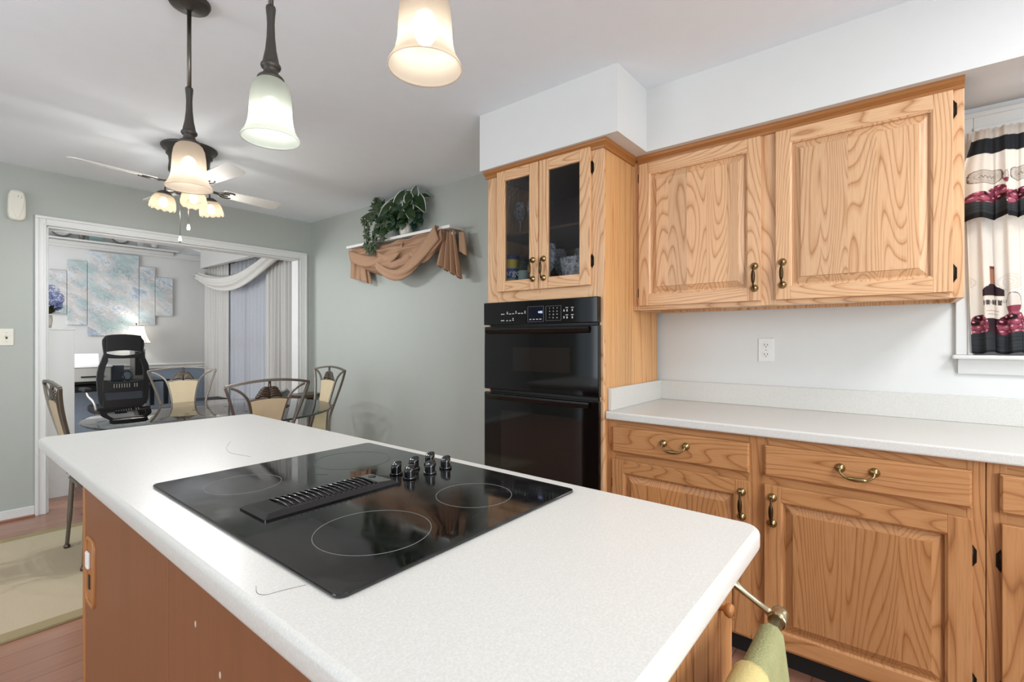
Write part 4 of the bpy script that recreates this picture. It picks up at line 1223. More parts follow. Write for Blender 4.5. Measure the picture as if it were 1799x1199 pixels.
# plant
PX, PY, PZ = 2.512, 3.115, 2.0735
pl = thing('potted_plant', 'trailing plant with white-edged leaves in a pale pot on the display shelf', 'plant', (PX, PY, PZ))
MB().lathe([(0.0001, 0.0), (0.050, 0.0), (0.054, 0.006), (0.060, 0.03), (0.064, 0.07), (0.068, 0.105), (0.066, 0.112), (0.060, 0.105), (0.0001, 0.098)], 8, (0, 0, 0)).build('pot', M['pot'], pl)
def leaf(b, base, tip, width, normal, curl=0.15, m0=0, m1=1, margin=0.16, nu=8, nv=10):
    """pointed oval leaf with a pale margin"""
    p0, p1 = Vector(base), Vector(tip)
    ax = p1 - p0; L = ax.length
    nrm = Vector(normal).normalized(); side = ax.cross(nrm).normalized(); nrm = side.cross(ax).normalized()
    cols = [-1, -(1 - margin), -0.5, 0, 0.5, 1 - margin, 1]
    vs = []; fs = []; ms = []
    for j in range(nv + 1):
        t = j / nv
        w_ = width * 0.5 * (math.sin(PI * t ** 0.78) ** 0.85) * (1.0 - 0.25 * t)
        for c in cols:
            p = p0 + ax * t + side * (c * w_) + nrm * (-curl * L * (t - 0.5) ** 2 * 2 - 0.18 * abs(c) * w_ + 0.09 * w_)
            vs.append(tuple(p))
    k = len(cols)
    o = len(b.v)
    b.v += vs
    for j in range(nv):
        for i in range(k - 1):
            b.f.append((o + j * k + i, o + j * k + i + 1, o + (j + 1) * k + i + 1, o + (j + 1) * k + i))
            b.m.append(m1 if i in (0, k - 2) else m0); b.s.append(True)
CAMDIR = Vector((-0.62, -0.72, -0.25))
lv = [  # base(y,z) tip(y,z) width, x of base and tip, relative to the pot
    ((2.985, 2.345), (2.925, 2.432), 0.085, 2.47, 2.45), ((3.005, 2.395), (2.990, 2.255), 0.088, 2.44, 2.42),
    ((2.985, 2.400), (2.845, 2.215), 0.110, 2.47, 2.47), ((3.010, 2.405), (3.195, 2.310), 0.105, 2.46, 2.43),
    ((3.060, 2.420), (3.190, 2.235), 0.105, 2.44, 2.41), ((3.120, 2.380), (3.440, 2.245), 0.095, 2.44, 2.40),
    ((3.420, 2.300), (3.640, 2.285), 0.075, 2.44, 2.42), ((3.44, 2.300), (3.56, 2.395), 0.060, 2.50, 2.52),
    ((2.960, 2.385), (2.865, 2.350), 0.060, 2.52, 2.54), ((3.10, 2.36), (3.24, 2.165), 0.10, 2.43, 2.40), ((3.20, 2.35), (3.36, 2.19), 0.09, 2.42, 2.39), ((3.03, 2.36), (2.94, 2.15), 0.10, 2.43, 2.41), ((3.40, 2.31), (3.60, 2.36), 0.075, 2.46, 2.47), ((3.090, 2.400), (3.070, 2.425), 0.06, 2.5, 2.46), ((3.07, 2.38), (3.02, 2.19), 0.09, 2.46, 2.42)]
b = MB()
rng = random.Random(3)
for (y0, z0), (y1, z1), wd, x0, x1 in lv:
    leaf(b, (x0 - PX, y0 - PY, z0 - PZ), (x1 - PX, y1 - PY, min(z1, 2.432) - PZ), wd, (-0.75, -0.55, 0.35), 0.10)
    b.tube(spline([(0.0, 0.0, 0.10), (((x0 - PX) * 0.6), (y0 - PY) * 0.4, 0.24), (x0 - PX, y0 - PY, z0 - PZ)], 5), 0.0028, 6, 2)
b.build('variegated_foliage', [M['leaf'], M['leaf_edge'], M['ivy']], pl)
b = MB()
for i in range(120):
    y = rng.uniform(2.93, 3.36); z = rng.uniform(2.15, 2.33); x = rng.uniform(2.39, 2.50)
    d = Vector((rng.uniform(-0.5, 0.1), rng.uniform(-1, 1), rng.uniform(-1.3, 0.2))).normalized() * rng.uniform(0.06, 0.10)
    leaf(b, (x - PX, y - PY, z - PZ), (x - PX + d.x, y - PY + d.y, z - PZ + d.z), rng.uniform(0.045, 0.07), (-0.7, -0.5, 0.5), 0.15, rng.choice((0, 0, 1)), 0)
b.build('green_foliage', [M['leaf'], M['leaf_teal']], pl)
b = MB()
def ivyleaf(b, c, sz, ang, tilt):
    pts = []
    for k in range(10):
        a = 2 * PI * k / 10
        r = sz * (1.0 if k % 2 == 0 else 0.45)
        pts.append((r * math.cos(a + ang), r * math.sin(a + ang)))
    n = len(pts)
    T = Matrix.Rotation(tilt, 3, 'Z')
    vs = [tuple(Vector(c) + T @ Vector((-0.25 * sz, 0, 0)))] + [tuple(Vector(c) + T @ Vector((0.15 * abs(u) - 0.1 * sz, u, v))) for u, v in pts]
    b.add(vs, [(0, 1 + i, 1 + (i + 1) % n) for i in range(n)], 0, False)
vines = [[(2.44, 3.15, 2.20), (2.42, 3.30, 2.25), (2.42, 3.44, 2.24), (2.415, 3.50, 2.15), (2.41, 3.49, 2.06), (2.405, 3.47, 1.98)],
         [(2.44, 3.15, 2.20), (2.43, 3.30, 2.20), (2.42, 3.40, 2.12), (2.41, 3.40, 2.04), (2.405, 3.42, 1.955)],
         [(2.46, 3.2, 2.22), (2.47, 3.34, 2.33), (2.48, 3.43, 2.36), (2.49, 3.50, 2.40)],
         [(2.44, 3.10, 2.18), (2.42, 3.22, 2.17), (2.41, 3.30, 2.12), (2.41, 3.27, 2.07)],
         [(2.45, 3.2, 2.22), (2.44, 3.38, 2.28), (2.44, 3.52, 2.24), (2.43, 3.56, 2.22)]]
for vi in vines:
    p = [(x - PX, y - PY, z - PZ) for x, y, z in spline(vi, 6)]
    b.tube(p, 0.0018, 5)
    for q in p[3::1]:
        for _ in range(2):
            c = (q[0] - rng.uniform(0, 0.025), q[1] + rng.uniform(-0.035, 0.035), q[2] + rng.uniform(-0.02, 0.03))
            ivyleaf(b, c, rng.uniform(0.024, 0.042), rng.uniform(0, 6), rng.uniform(-0.7, 0.9))
b.build('ivy_vines', M['ivy'], pl)

# ================================================================== dining set
TCX, TCY, TR, TZ = 1.345, 3.68, 0.732, 0.7225
tb_ = thing('dining_table', 'round glass-topped dining table under the ceiling fan', 'table', (TCX, TCY, 0.0125))
MB().lathe([(0.0001, TZ), (TR - 0.012, TZ), (TR - 0.004, TZ + 0.003), (TR, TZ + 0.006), (TR - 0.004, TZ + 0.010), (TR - 0.016, TZ + 0.012), (0.0001, TZ + 0.012)], 96).build('glass_top', M['clear'], tb_)
MB().lathe([(TR - 0.003, TZ + 0.0025), (TR + 0.0008, TZ + 0.006), (TR - 0.003, TZ + 0.0095)], 96).build('polished_edge', M['glass_edge'], tb_)
b = MB()
b.lathe([(0.0001, 0.0), (0.27, 0.0), (0.27, 0.03), (0.20, 0.06), (0.10, 0.09), (0.075, 0.20), (0.07, 0.40), (0.085, 0.58), (0.16, 0.68), (0.24, 0.712), (0.24, 0.728), (0.0001, 0.728)], 40)
b.build('pedestal', M['dark_wood'], tb_)
b = MB()
for k in range(6):
    a = 2 * PI * k / 6; b.lathe([(0.0001, 0.728), (0.014, 0.728), (0.014, 0.735), (0.0001, 0.735)], 12, (0.2 * math.cos(a), 0.2 * math.sin(a), 0))
b.build('rest_pads', M['black'], tb_)

def make_chair(loc, rz, label):
    G = 'metal dining chairs around the glass table'
    t = thing('dining_chair', label, 'chair', loc, rz, G)
    yb = lambda z: -0.195 - 0.095 * smooth(0.40, 1.0, z) if z > 0.4 else -0.195     # back leans away
    hw = lambda z: 0.125 + 0.105 * ((z - 0.62) / 0.355) ** 1.15 if z > 0.62 else 0.125 + 0.045 * ((0.62 - z) / 0.17) ** 2 if z > 0.45 else 0.17
    ZT = 0.975
    P = lambda x, z, o=0.0: (x, yb(z) + o, z)
    # top rail
    b = MB().tube([P(0.232 * u, ZT + 0.026 * (1 - u * u), -0.018 * (1 - u * u)) for u in [k / 12 - 1 for k in range(25)]], 0.0125, 4, flat=0.8)
    b.build('top_rail', M['chair_metal'], t, bevel=0.002)
    for s in (-1, 1):
        MB().tube([P(s * hw(z), z) for z in [0.45 + (ZT - 0.45) * k / 18 for k in range(19)]], 0.0115, 4, flat=0.9).build('back_post', M['chair_metal'], t, bevel=0.002)
        pts = spline([P(s * 0.205, 0.968), P(s * 0.165, 0.950), P(s * 0.128, 0.918), P(s * 0.106, 0.880), P(s * 0.090, 0.820), P(s * 0.078, 0.750), P(s * 0.075, 0.690), P(s * 0.082, 0.62), P(s * 0.10, 0.53), P(s * 0.115, 0.46)], 5)
        MB().tube(pts, 0.0085, 4).build('inner_bar', M['chair_metal'], t, bevel=0.0015)
    # pad between the bars
    zs = [0.50, 0.56, 0.62, 0.69, 0.75, 0.82, 0.86, 0.885]
    wd = [0.104, 0.090, 0.078, 0.070, 0.073, 0.085, 0.094, 0.101]
    poly = [(w_, z) for w_, z in zip(wd, zs)] + [(x, 0.885 + 0.010 * (1 - (x / 0.101) ** 2)) for x in (0.06, 0.0, -0.06)] + [(-w_, z) for w_, z in reversed(list(zip(wd, zs)))]
    b = MB().prism(poly, lambda u, v, d: (u, yb(v) + d, v), -0.010, 0.010)
    b.build('back_pad', M['beige'], t, bevel=0.003)
    b = MB().tube([P(0.106 * u, 0.889 + 0.010 * (1 - u * u)) for u in [k / 8 - 1 for k in range(17)]], 0.0085, 4)
    b.build('pad_rail', M['chair_metal'], t)
    # cast leaf sheaf
    b = MB()
    for s in (-1, 1):
        for r in range(4):
            w_ = 0.074 - 0.009 * r; z0 = 0.903 + 0.0125 * r
            b.tube(spline([P(0.0, z0 + 0.003, 0.0), P(s * w_ * 0.35, z0 + 0.013, 0.0), P(s * w_ * 0.72, z0 + 0.010, 0.0), P(s * w_, z0 - 0.002, 0.0)], 5), [0.009] * 14 + [0.007, 0.004], 8, flat=1.2)
    b.tube([P(0, 0.895), P(0, 0.965), P(0, 1.0)], [0.010, 0.009, 0.007], 8)
    b.build('leaf_ornament', M['chair_dark'], t)
    # seat
    b = MB().prism([(-0.20, -0.19), (0.20, -0.19), (0.215, 0.0), (0.21, 0.16), (0.15, 0.215), (0.0, 0.235), (-0.15, 0.215), (-0.21, 0.16), (-0.215, 0.0)], lambda u, v, d: (u, v, d), 0.425, 0.478, 0, True)
    b.build('seat', M['seat'], t, bevel=0.018, seg=3)
    p = [(-0.20, -0.19), (0.20, -0.19), (0.215, 0.0), (0.21, 0.16), (0.15, 0.215), (0.0, 0.235), (-0.15, 0.215), (-0.21, 0.16), (-0.215, 0.0)]
    MB().tube([(x * 0.97, y * 0.97, 0.416) for x, y in p], 0.010, 8, closed=True).build('seat_frame', M['chair_metal'], t)
    for x, y, fx, fy in ((-0.185, -0.175, -0.222, -0.195), (0.185, -0.175, 0.222, -0.195), (-0.18, 0.17, -0.215, 0.225), (0.18, 0.17, 0.215, 0.225)):
        lg = MB().tube(spline([(x, y, 0.455), (lerp(x, fx, 0.3), lerp(y, fy, 0.3), 0.30), (lerp(x, fx, 0.65), lerp(y, fy, 0.65), 0.14), (fx, fy, 0.018)], 6), [0.0125] * 12 + [0.010] * 7, 8).build('leg', M['chair_metal'], t)
        MB().lathe([(0.0001, 0.0), (0.014, 0.0), (0.016, 0.006), (0.014, 0.016), (0.009, 0.022)], 14, (fx, fy, 0.0)).build('foot_cap', M['chair_dark'], lg)
    return t
RUGZ = 0.0125
ch = make_chair((1.262, 3.053, RUGZ), 0, 'metal dining chair with its back to the island worktop, nearest the camera')
dup(ch, (0.772, 3.612, RUGZ), -PI / 2, 'metal dining chair seen edge-on in front of the white bookcase')
dup(ch, (1.876, 3.682, RUGZ), PI / 2, 'metal dining chair pushed in next to the grey wall below the shelf')
dup(ch, (1.325, 4.262, RUGZ), PI - 0.21, 'metal dining chair at the far side of the glass table, facing the kitchen')
# rug
rg = thing('area_rug', 'beige woven rug with olive binding under the dining table', 'rug', (1.25, 3.57, 0))
MB().box(0.02, 2.48, 2.92, 4.22, 0.0005, 0.0115).build('woven_field', M['rug'], rg, True)
b = MB()
for q in ((-0.05, 2.55, 2.845, 2.92), (-0.05, 2.55, 4.22, 4.295), (-0.05, 0.02, 2.92, 4.22), (2.48, 2.55, 2.92, 4.22)): b.box(q[0], q[1], q[2], q[3], 0.0005, 0.0125)
b.build('binding', M['rug_edge'], rg, True, bevel=0.002)
# clear dish on the table
gb = thing('glass_dish', 'small clear square-flared glass dish on the dining table', 'dish', (1.90, 3.99, TZ + 0.0247))
b = MB()
sq = lambda r, a, z, lift=0: [(r * math.cos(a + k * PI / 4), r * math.sin(a + k * PI / 4), z + (lift if k % 2 == 0 else 0)) for k in range(8)]
lo = sq(0.03, 0.3, 0.0); hi = sq(0.085, 0.3, 0.05, 0.03)
b.add(lo + hi, [(i, (i + 1) % 8, 8 + (i + 1) % 8, 8 + i) for i in range(8)] + [tuple(range(7, -1, -1))], 0)
b.build('dish_body', M['crystal'], gb, solid=0.004)
b = MB().tube(hi, 0.0022, 6, closed=True); b.tube(lo, 0.002, 6, closed=True)
b.build('rim', M['crystal'], gb)
# side table in the corner
st = thing('side_table', 'low dark brown half-round side table in the grey corner', 'table', (2.43, 4.60, 0))
half = [(0.15, 0.10), (-0.15, 0.10)] + [(-0.15 + 0.15 * 0.0 + -0.0, 0.04), (-0.145, -0.02), (-0.11, -0.09), (-0.05, -0.13), (0.0, -0.14), (0.06, -0.13), (0.12, -0.09), (0.15, -0.02)]
MB().prism(half, lambda u, v, d: (u, v, d), 0.672, 0.705).build('table_top', M['dark_wood'], st, bevel=0.005)
for x, y in ((-0.12, 0.07), (0.12, 0.07), (0.0, -0.10)):
    MB().tube([(x, y, 0), (x, y, 0.672)], [0.012, 0.017], 8).build('leg', M['dark_wood'], st)
# ================================================================== office beyond the opening
bk = thing('bookcase', 'tall white bookcase side just inside the cased opening', 'bookcase', (0.60, 5.28, 0))
MB().box(0.42, 0.822, 5.16, 5.18, 0.0, 1.312).build('side_panel', M['white_panel'], bk, True, bevel=0.002)
b = MB()
b.box(0.42, 0.822, 5.43, 5.45, 0, 1.30); b.box(0.42, 0.43, 5.18, 5.43, 0, 1.30)
for z in (0.05, 0.45, 0.85): b.box(0.43, 0.815, 5.18, 5.43, z, z + 0.018)
b.build('shelves', M['white_panel'], bk, True)
MB().box(0.415, 0.828, 5.155, 5.455, 1.3125, 1.330).build('top_board', M['white_panel'], bk, True, bevel=0.002)
b = MB()
for z in (0.115, 0.155): b.lathe([(0.0001, 0), (0.005, 0), (0.0001, 0.001)], 10, (0.80, 5.1598, z), 0, Matrix.Rotation(PI / 2, 3, 'X'))
b.build('screw_holes', M['slot'], bk, True)
# hydrangeas on the bookcase
hy = thing('flower_arrangement', 'blue hydrangeas in a pot on top of the white bookcase', 'flowers', (0.66, 5.30, 1.3305))
MB().lathe([(0.0001, 0), (0.045, 0), (0.055, 0.06), (0.05, 0.10), (0.042, 0.10), (0.0001, 0.09)], 20).build('pot', M['pot'], hy)
rng = random.Random(11)
b = MB()
for cx, cy_, czz, R in ((0.035, -0.02, 0.285, 0.055), (0.065, -0.03, 0.235, 0.05), (0.07, -0.02, 0.18, 0.035), (-0.04, 0.0, 0.27, 0.06), (0.0, 0.05, 0.31, 0.05)):
    for i in range(46):
        u = rng.uniform(-1, 1); th = rng.uniform(0, 2 * PI); s = math.sqrt(1 - u * u)
        d = Vector((s * math.cos(th), s * math.sin(th), u)); p = Vector((cx, cy_, czz)) + d * R
        a = d.orthogonal().normalized(); c = d.cross(a)
        for k in range(4):
            e = a * math.cos(k * PI / 2) + c * math.sin(k * PI / 2); f = a * math.cos(k * PI / 2 + 0.8) + c * math.sin(k * PI / 2 + 0.8)
            b.add([tuple(p), tuple(p + e * 0.013), tuple(p + (e + f) * 0.011 + d * 0.004), tuple(p + f * 0.013)], [(0, 1, 2, 3)], 0)
b.build('blossoms', M['petal'], hy)
b = MB()
for k in range(16):
    a = rng.uniform(0, 2 * PI); r = rng.uniform(0.09, 0.14)
    leaf(b, (0.02 * math.cos(a), 0.02 * math.sin(a), 0.12), (r * math.cos(a), r * math.sin(a), rng.uniform(0.10, 0.20)), 0.06, (0, 0, 1), 0.2, 0, 0)
for k in range(5): b.tube([(0, 0, 0.08), (0.05 * math.cos(k), 0.05 * math.sin(k), 0.26)], 0.003, 5)
b.build('leaves', M['hydr_leaf'], hy)

# five-piece painting
for x0, x1, z0, z1, dd, lab in ((0.965, 1.138, 1.531, 2.036, 0.03, 'outermost low canvas of the five-piece painting, behind the blue hydrangeas'),
                            (1.142, 1.319, 1.410, 2.166, 0.03, 'pinkish second canvas of the five-piece painting, between hydrangea side and tallest canvas'),
                            (1.323, 1.820, 1.283, 2.298, 0.035, 'tallest and widest middle canvas of the seafoam five-piece painting'),
                            (1.824, 1.994, 1.423, 2.170, 0.03, 'blue-grey canvas of the five-piece painting above the lit desk lamp'),
                            (1.998, 2.190, 1.546, 2.047, 0.03, 'outermost low canvas of the five-piece painting, nearest the curtains')):
    o = MB().box(x0, x1, OB - dd, OB - 0.002, z0, z1).build('canvas_painting', M['canvas'], None, bevel=0.003)
    tag(o, lab, 'painting', 'five-piece abstract painting')

# plate ledge and what stands on it
pr = thing('plate_ledge', 'long white plate ledge high on the office back wall', 'shelf', (1.4, OB - 0.02, 2.39))
MB().box(-0.55, 2.237, OB - 0.115, OB - 0.002, 2.396, 2.412).build('ledge_board', M['ledge'], pr, True, bevel=0.006)
MB().box(-0.55, 2.20, OB - 0.040, OB - 0.0205, 2.350, 2.392).build('ledge_moulding', M['office_wall'], pr, True, bevel=0.004)
def plate_obj(x, r, label):
    t = thing('display_plate', label, 'plate', (x, OB - 0.055, 2.4125 + r * 0.985), 0)
    T = Matrix.Rotation(math.radians(90 - 10), 3, 'X')
    MB().lathe([(0.0001, 0.0), (r * 0.55, 0.0), (r * 0.68, 0.008), (r * 0.80, 0.011)], 40, (0, 0, 0), 0, T).build('plate_well', M['plate'], t, solid=0.003)
    MB().lathe([(r * 0.80, 0.011), (r, 0.016)], 40, (0, 0, 0), 0, T, ripple=lambda th, i: (1 + 0.015 * math.cos(16 * th) * i, 0)).build('plate_rim', M['plate_rim'], t, solid=0.004)
plate_obj(1.085, 0.105, 'decorated plate on the ledge nearest the opening jamb')
plate_obj(1.625, 0.105, 'dark-rimmed decorated plate on the ledge above the tallest canvas')
def small(name, x0, x1, h, m, label, cat):
    o = MB().box(x0, x1, OB - 0.06, OB - 0.045, 2.4125, 2.4125 + h).build(name, m, None, bevel=0.003)
    return tag(o, label, cat)
small('decor_tile', 1.33, 1.46, 0.14, M['teal_book'], 'teal decorative tile on the ledge between the two plates', 'tile')
o = MB().lathe([(0.0001, 0), (0.03, 0), (0.022, 0.02), (0.034, 0.05), (0.026, 0.075), (0.03, 0.10), (0.0001, 0.10)], 16, (1.265, OB - 0.06, 2.4125)).build('figurine', M['plate_rim'], None)
tag(o, 'small dark figurine on the ledge beside the teal tile', 'figurine')
o = MB().lathe([(0.0001, 0), (0.03, 0), (0.045, 0.03), (0.04, 0.07), (0.02, 0.085), (0.0001, 0.09)], 16, (1.98, OB - 0.06, 2.4125)).build('ceramic_pot', M['plate'], None)
tag(o, 'small mottled ceramic pot on the ledge past the dark-rimmed plate', 'pot')
small('decor_tile', 1.80, 1.86, 0.07, M['plate'], 'small grey tile on the ledge beside the ceramic pot', 'tile')

# desk
dk = thing('desk', 'black desk against the blue dado under the painting', 'desk', (1.45, 7.2, 0))
MB().box(0.85, 1.96, 6.88, 7.50, 0.738, 0.762).build('desk_top', M['black_gloss'], dk, True, bevel=0.004)
MB().box(0.90, 1.62, 6.90, 7.45, 0.665, 0.737).build('drawer_front', M['black'], dk, True, bevel=0.004)
for x, y in ((0.88, 6.92), (1.93, 6.92), (0.88, 7.46), (1.93, 7.46)): MB().box(x - 0.02, x + 0.02, y - 0.02, y + 0.02, 0, 0.738).build('leg', M['black'], dk, True)
pn = thing('printer', 'grey inkjet printer with raised paper tray on the black desk', 'printer', (1.25, 7.15, 0.762))
MB().box(1.055, 1.435, 7.02, 7.30, 0.768, 0.925).build('printer_body', M['printer_grey'], pn, True, bevel=0.012)
MB().box(1.045, 1.445, 7.01, 7.31, 0.925, 0.950).build('scanner_lid', M['white_plastic'], pn, True, bevel=0.008)
MB().box(1.17, 1.37, 7.012, 7.02, 0.815, 0.832).build('paper_slot', M['slot'], pn, True)
b = MB().prism([(0, 0), (0.006, 0), (0.046, 0.125), (0.040, 0.125)], lambda u, v, d: (d, 7.25 + u, 0.950 + v), 1.13, 1.37)
b.build('paper_tray', M['white_plastic'], pn, True)
MB().box(1.06, 1.12, 7.04, 7.1, 0.7625, 0.768).build('foot', M['black'], pn, True); MB().box(1.37, 1.43, 7.2, 7.28, 0.7625, 0.768).build('foot', M['black'], pn, True)
nb = thing('tablet', 'dark tablet leaning on the desk behind the office chair', 'tablet', (1.515, 7.12, 0.7625))
b = MB().prism([(-0.065, 0.0), (0.05, 0.0), (0.065, 0.17), (-0.065, 0.175)], lambda u, v, d: (u, d + v * 0.25, v), 0.0, 0.01)
b.build('screen', mat('slate_screen', '3a414a', 0.25), nb)
MB().prism([(0.0, 0.0), (0.09, 0.0), (0.045, 0.12)], lambda u, v, d: (d, 0.015 + u, v), -0.02, 0.02).build('stand', M['black'], nb)
cbx = thing('desk_tower', 'upright grey box standing on the desk under the lamp shade', 'box', (1.722, 7.12, 0.7625))
MB().box(-0.055, 0.055, 0.0, 0.18, 0, 0.36).build('case', mat('grey_box_shell', '76736f', 0.5), cbx, bevel=0.004)
MB().box(-0.045, 0.045, -0.004, 0.0, 0.05, 0.33).build('front_grille', M['black'], cbx)
hd = thing('headphones', 'small black looped headset on the desk', 'headset', (1.585, 7.05, 0.7625))
MB().tube([(0.045 * math.cos(a), 0.02 * math.sin(a), 0.055 + 0.05 * math.sin(a)) for a in [2 * PI * k / 20 for k in range(20)]], 0.007, 8, closed=True).build('band', M['black'], hd)
MB().ball((-0.035, 0, 0.03), (0.015, 0.022, 0.028), 10).build('ear_pad', M['black'], hd)
# lamp
LX, LY = 1.76, 7.42
dl_ = thing('table_lamp', 'lit table lamp with white flared shade on the desk', 'lamp', (LX, LY, 0.7625))
MB().lathe([(0.0001, 0), (0.06, 0), (0.06, 0.012), (0.02, 0.03), (0.012, 0.06), (0.022, 0.12), (0.025, 0.18), (0.012, 0.26), (0.008, 0.36), (0.0001, 0.37)], 24).build('base', M['bronze'], dl_)
b = MB()
def shp(u, v):
    a = 2 * PI * u
    r = 0.075 + 0.06 * v ** 2.0 + 0.012 * v
    return (r * math.cos(a), r * math.sin(a), 0.645 - 0.215 * v)
b.grid(shp, 48, 10)
M['desk_shade'] = shade_glass('lit_fabric_shade', 'fffaf0', 0.7, 0.20, 0.2)
sd = b.build('shade', M['desk_shade'], dl_)
b = MB().tube([shp(k / 48, 0) for k in range(48)], 0.003, 6, closed=True); b.tube([shp(k / 48, 1) for k in range(48)], 0.003, 6, closed=True)
for k in range(6): b.tube([shp(k / 6, j / 10) for j in range(11)], 0.0016, 5)
b.build('shade_binding', M['dark_brass'], sd)
MB().lathe([(0.0001, 0.68), (0.006, 0.675), (0.008, 0.665), (0.003, 0.655), (0.003, 0.36)], 10).build('finial', M['dark_brass'], dl_)
MB().ball((0, 0, 0.53), 0.026, 14).build('bulb', M['bulb'], dl_)
lamp('POINT', 'desk_lamp_glow', (LX, LY, 0.7625 + 0.585), DESK_W, (1.0, 0.97, 0.92), 0.03)

# office chair, back to the kitchen
OY = 6.30
oc = thing('office_chair', 'black high-back mesh office chair turned away toward the desk', 'chair', (1.376, OY + 0.25, 0))
AX = lambda p, d=0.0: (p[0] - 1.376, OY + d - (OY + 0.25), p[1])
def bow(x): return -0.05 + 0.35 * (x - 1.376) ** 2          # the back wraps forward at its sides
C3 = lambda p, d=0.0: (p[0] - 1.376, -0.25 + bow(p[0]) + d, p[1])
left = [(1.261, 1.283), (1.225, 1.267), (1.207, 1.234), (1.206, 1.197), (1.211, 1.145), (1.217, 1.093), (1.198, 1.024), (1.178, 0.968), (1.167, 0.906), (1.162, 0.843), (1.165, 0.763), (1.171, 0.677), (1.180, 0.610), (1.20, 0.56)]
right = [(1.472, 1.282), (1.521, 1.261), (1.546, 1.225), (1.549, 1.182), (1.543, 1.134), (1.541, 1.091), (1.561, 1.036), (1.586, 0.975), (1.594, 0.913), (1.596, 0.843), (1.593, 0.763), (1.591, 0.677), (1.586, 0.610), (1.565, 0.56)]
inl = [(p[0] + (0.052 if p[1] < 1.08 else 0.020), p[1]) for p in left]
b = MB()
for A, B in ((left, inl), (right, [(p[0] - (0.052 if p[1] < 1.08 else 0.020), p[1]) for p in right])):
    for i in range(len(A) - 1):
        q4 = [A[i], A[i + 1], B[i + 1], B[i]]
        vs = [C3(p, -0.018) for p in q4] + [C3(p, 0.018) for p in q4]
        b.add(vs, [(0, 1, 2, 3), (7, 6, 5, 4), (0, 4, 5, 1), (1, 5, 6, 2), (2, 6, 7, 3), (3, 7, 4, 0)], 0)
    b.build('back_frame', M['black_mesh'], oc); b = MB()
def band(pts_top, pts_bot, nm, mt):
    b = MB(); n = len(pts_top)
    vs = [C3(p, -0.02) for p in pts_top] + [C3(p, -0.02) for p in pts_bot] + [C3(p, 0.02) for p in pts_top] + [C3(p, 0.02) for p in pts_bot]
    fs = []
    for i in range(n - 1):
        fs += [(i, i + 1, n + i + 1, n + i), (2 * n + i + 1, 2 * n + i, 3 * n + i, 3 * n + i + 1), (i + 1, i, 2 * n + i, 2 * n + i + 1), (n + i, n + i + 1, 3 * n + i + 1, 3 * n + i)]
    fs += [(0, n, 3 * n, 2 * n), (n - 1, 3 * n - 1, 4 * n - 1, 2 * n - 1)]
    b.add(vs, fs, 0, False)
    return b.build(nm, mt, oc, bevel=0.006)
xs = [1.232 + (1.523 - 1.232) * k / 12 for k in range(13)]
band([(x, 1.292 - 0.55 * (x - 1.376) ** 2 - 1.0 * abs(x - 1.376) ** 3) for x in xs], [(x, 1.110 + 0.016 * (1 - ((x - 1.376) / 0.146) ** 2)) for x in xs], 'headrest', M['black_mesh'])
xs2 = [1.222 + (1.536 - 1.222) * k / 12 for k in range(13)]
band([(x, 1.074 + 0.030 * ((x - 1.376) / 0.157) ** 2) for x in xs2], [(x, 1.043 + 0.008 * ((x - 1.376) / 0.157) ** 2) for x in xs2], 'neck_bar', M['black_mesh'])
xs3 = [1.205 + (1.552 - 1.205) * k / 12 for k in range(13)]
band([(x, 0.800 + 0.02 * ((x - 1.376) / 0.17) ** 2) for x in xs3], [(x, 0.700) for x in xs3], 'lumbar_band', M['black_mesh'])
band([(x, 0.625) for x in xs3], [(x, 0.545) for x in xs3], 'lower_band', M['black_mesh'])
M['sheer_mesh'] = cloth('thin_black_mesh', '0c0e10', 0.0, 0.55)
b = MB().grid(lambda u, v: C3((lerp(1.205, 1.552, u), lerp(0.60, 1.06, v)), 0.012), 12, 8)
b.build('back_mesh', M['sheer_mesh'], oc)
b = MB()
for i in range(10):
    if i in (7,): continue
    b.box(-0.085 + i * 0.021, -0.079 + i * 0.021, -0.325, -0.32, 0.745, 0.785)
b.build('lumbar_slots', M['silver'], oc)
b = MB().prism([(-0.19, -0.20), (0.19, -0.20), (0.20, 0.1), (0.19, 0.26), (0, 0.28), (-0.19, 0.26), (-0.20, 0.1)], lambda u, v, d: (u, v, d), 0.46, 0.54)
b.build('seat', M['black_mesh'], oc, bevel=0.025, seg=3)
for s in (-1, 1):
    a = MB().tube(spline([(s * 0.20, -0.20, 0.52), (s * 0.215, -0.18, 0.60), (s * 0.245, -0.10, 0.66), (s * 0.25, -0.06, 0.72)], 5), 0.016, 8, flat=0.7).build('arm_post', M['silver'], oc)
    MB().box(s * 0.245 - 0.035, s * 0.245 + 0.035, -0.10, 0.15, 0.70, 0.738).build('armrest', M['black_mesh'], a, bevel=0.012)
MB().tube([(0, 0, 0.08), (0, 0, 0.47)], 0.028, 14).build('gas_lift', M['black'], oc)
b = MB()
for k in range(5):
    a = 2 * PI * k / 5 + 0.3; b.tube([(0, 0, 0.105), (0.29 * math.cos(a), 0.29 * math.sin(a), 0.075)], [0.03, 0.016], 8)
b.build('star_base', M['black'], oc)
for k in range(5):
    a = 2 * PI * k / 5 + 0.3
    MB().lathe([(0.0001, -0.02), (0.027, -0.018), (0.030, 0.0), (0.027, 0.018), (0.0001, 0.02)], 14, (0.29 * math.cos(a), 0.29 * math.sin(a), 0.0305), 0, Matrix.Rotation(PI / 2, 3, 'X')).build('caster', M['black'], oc)

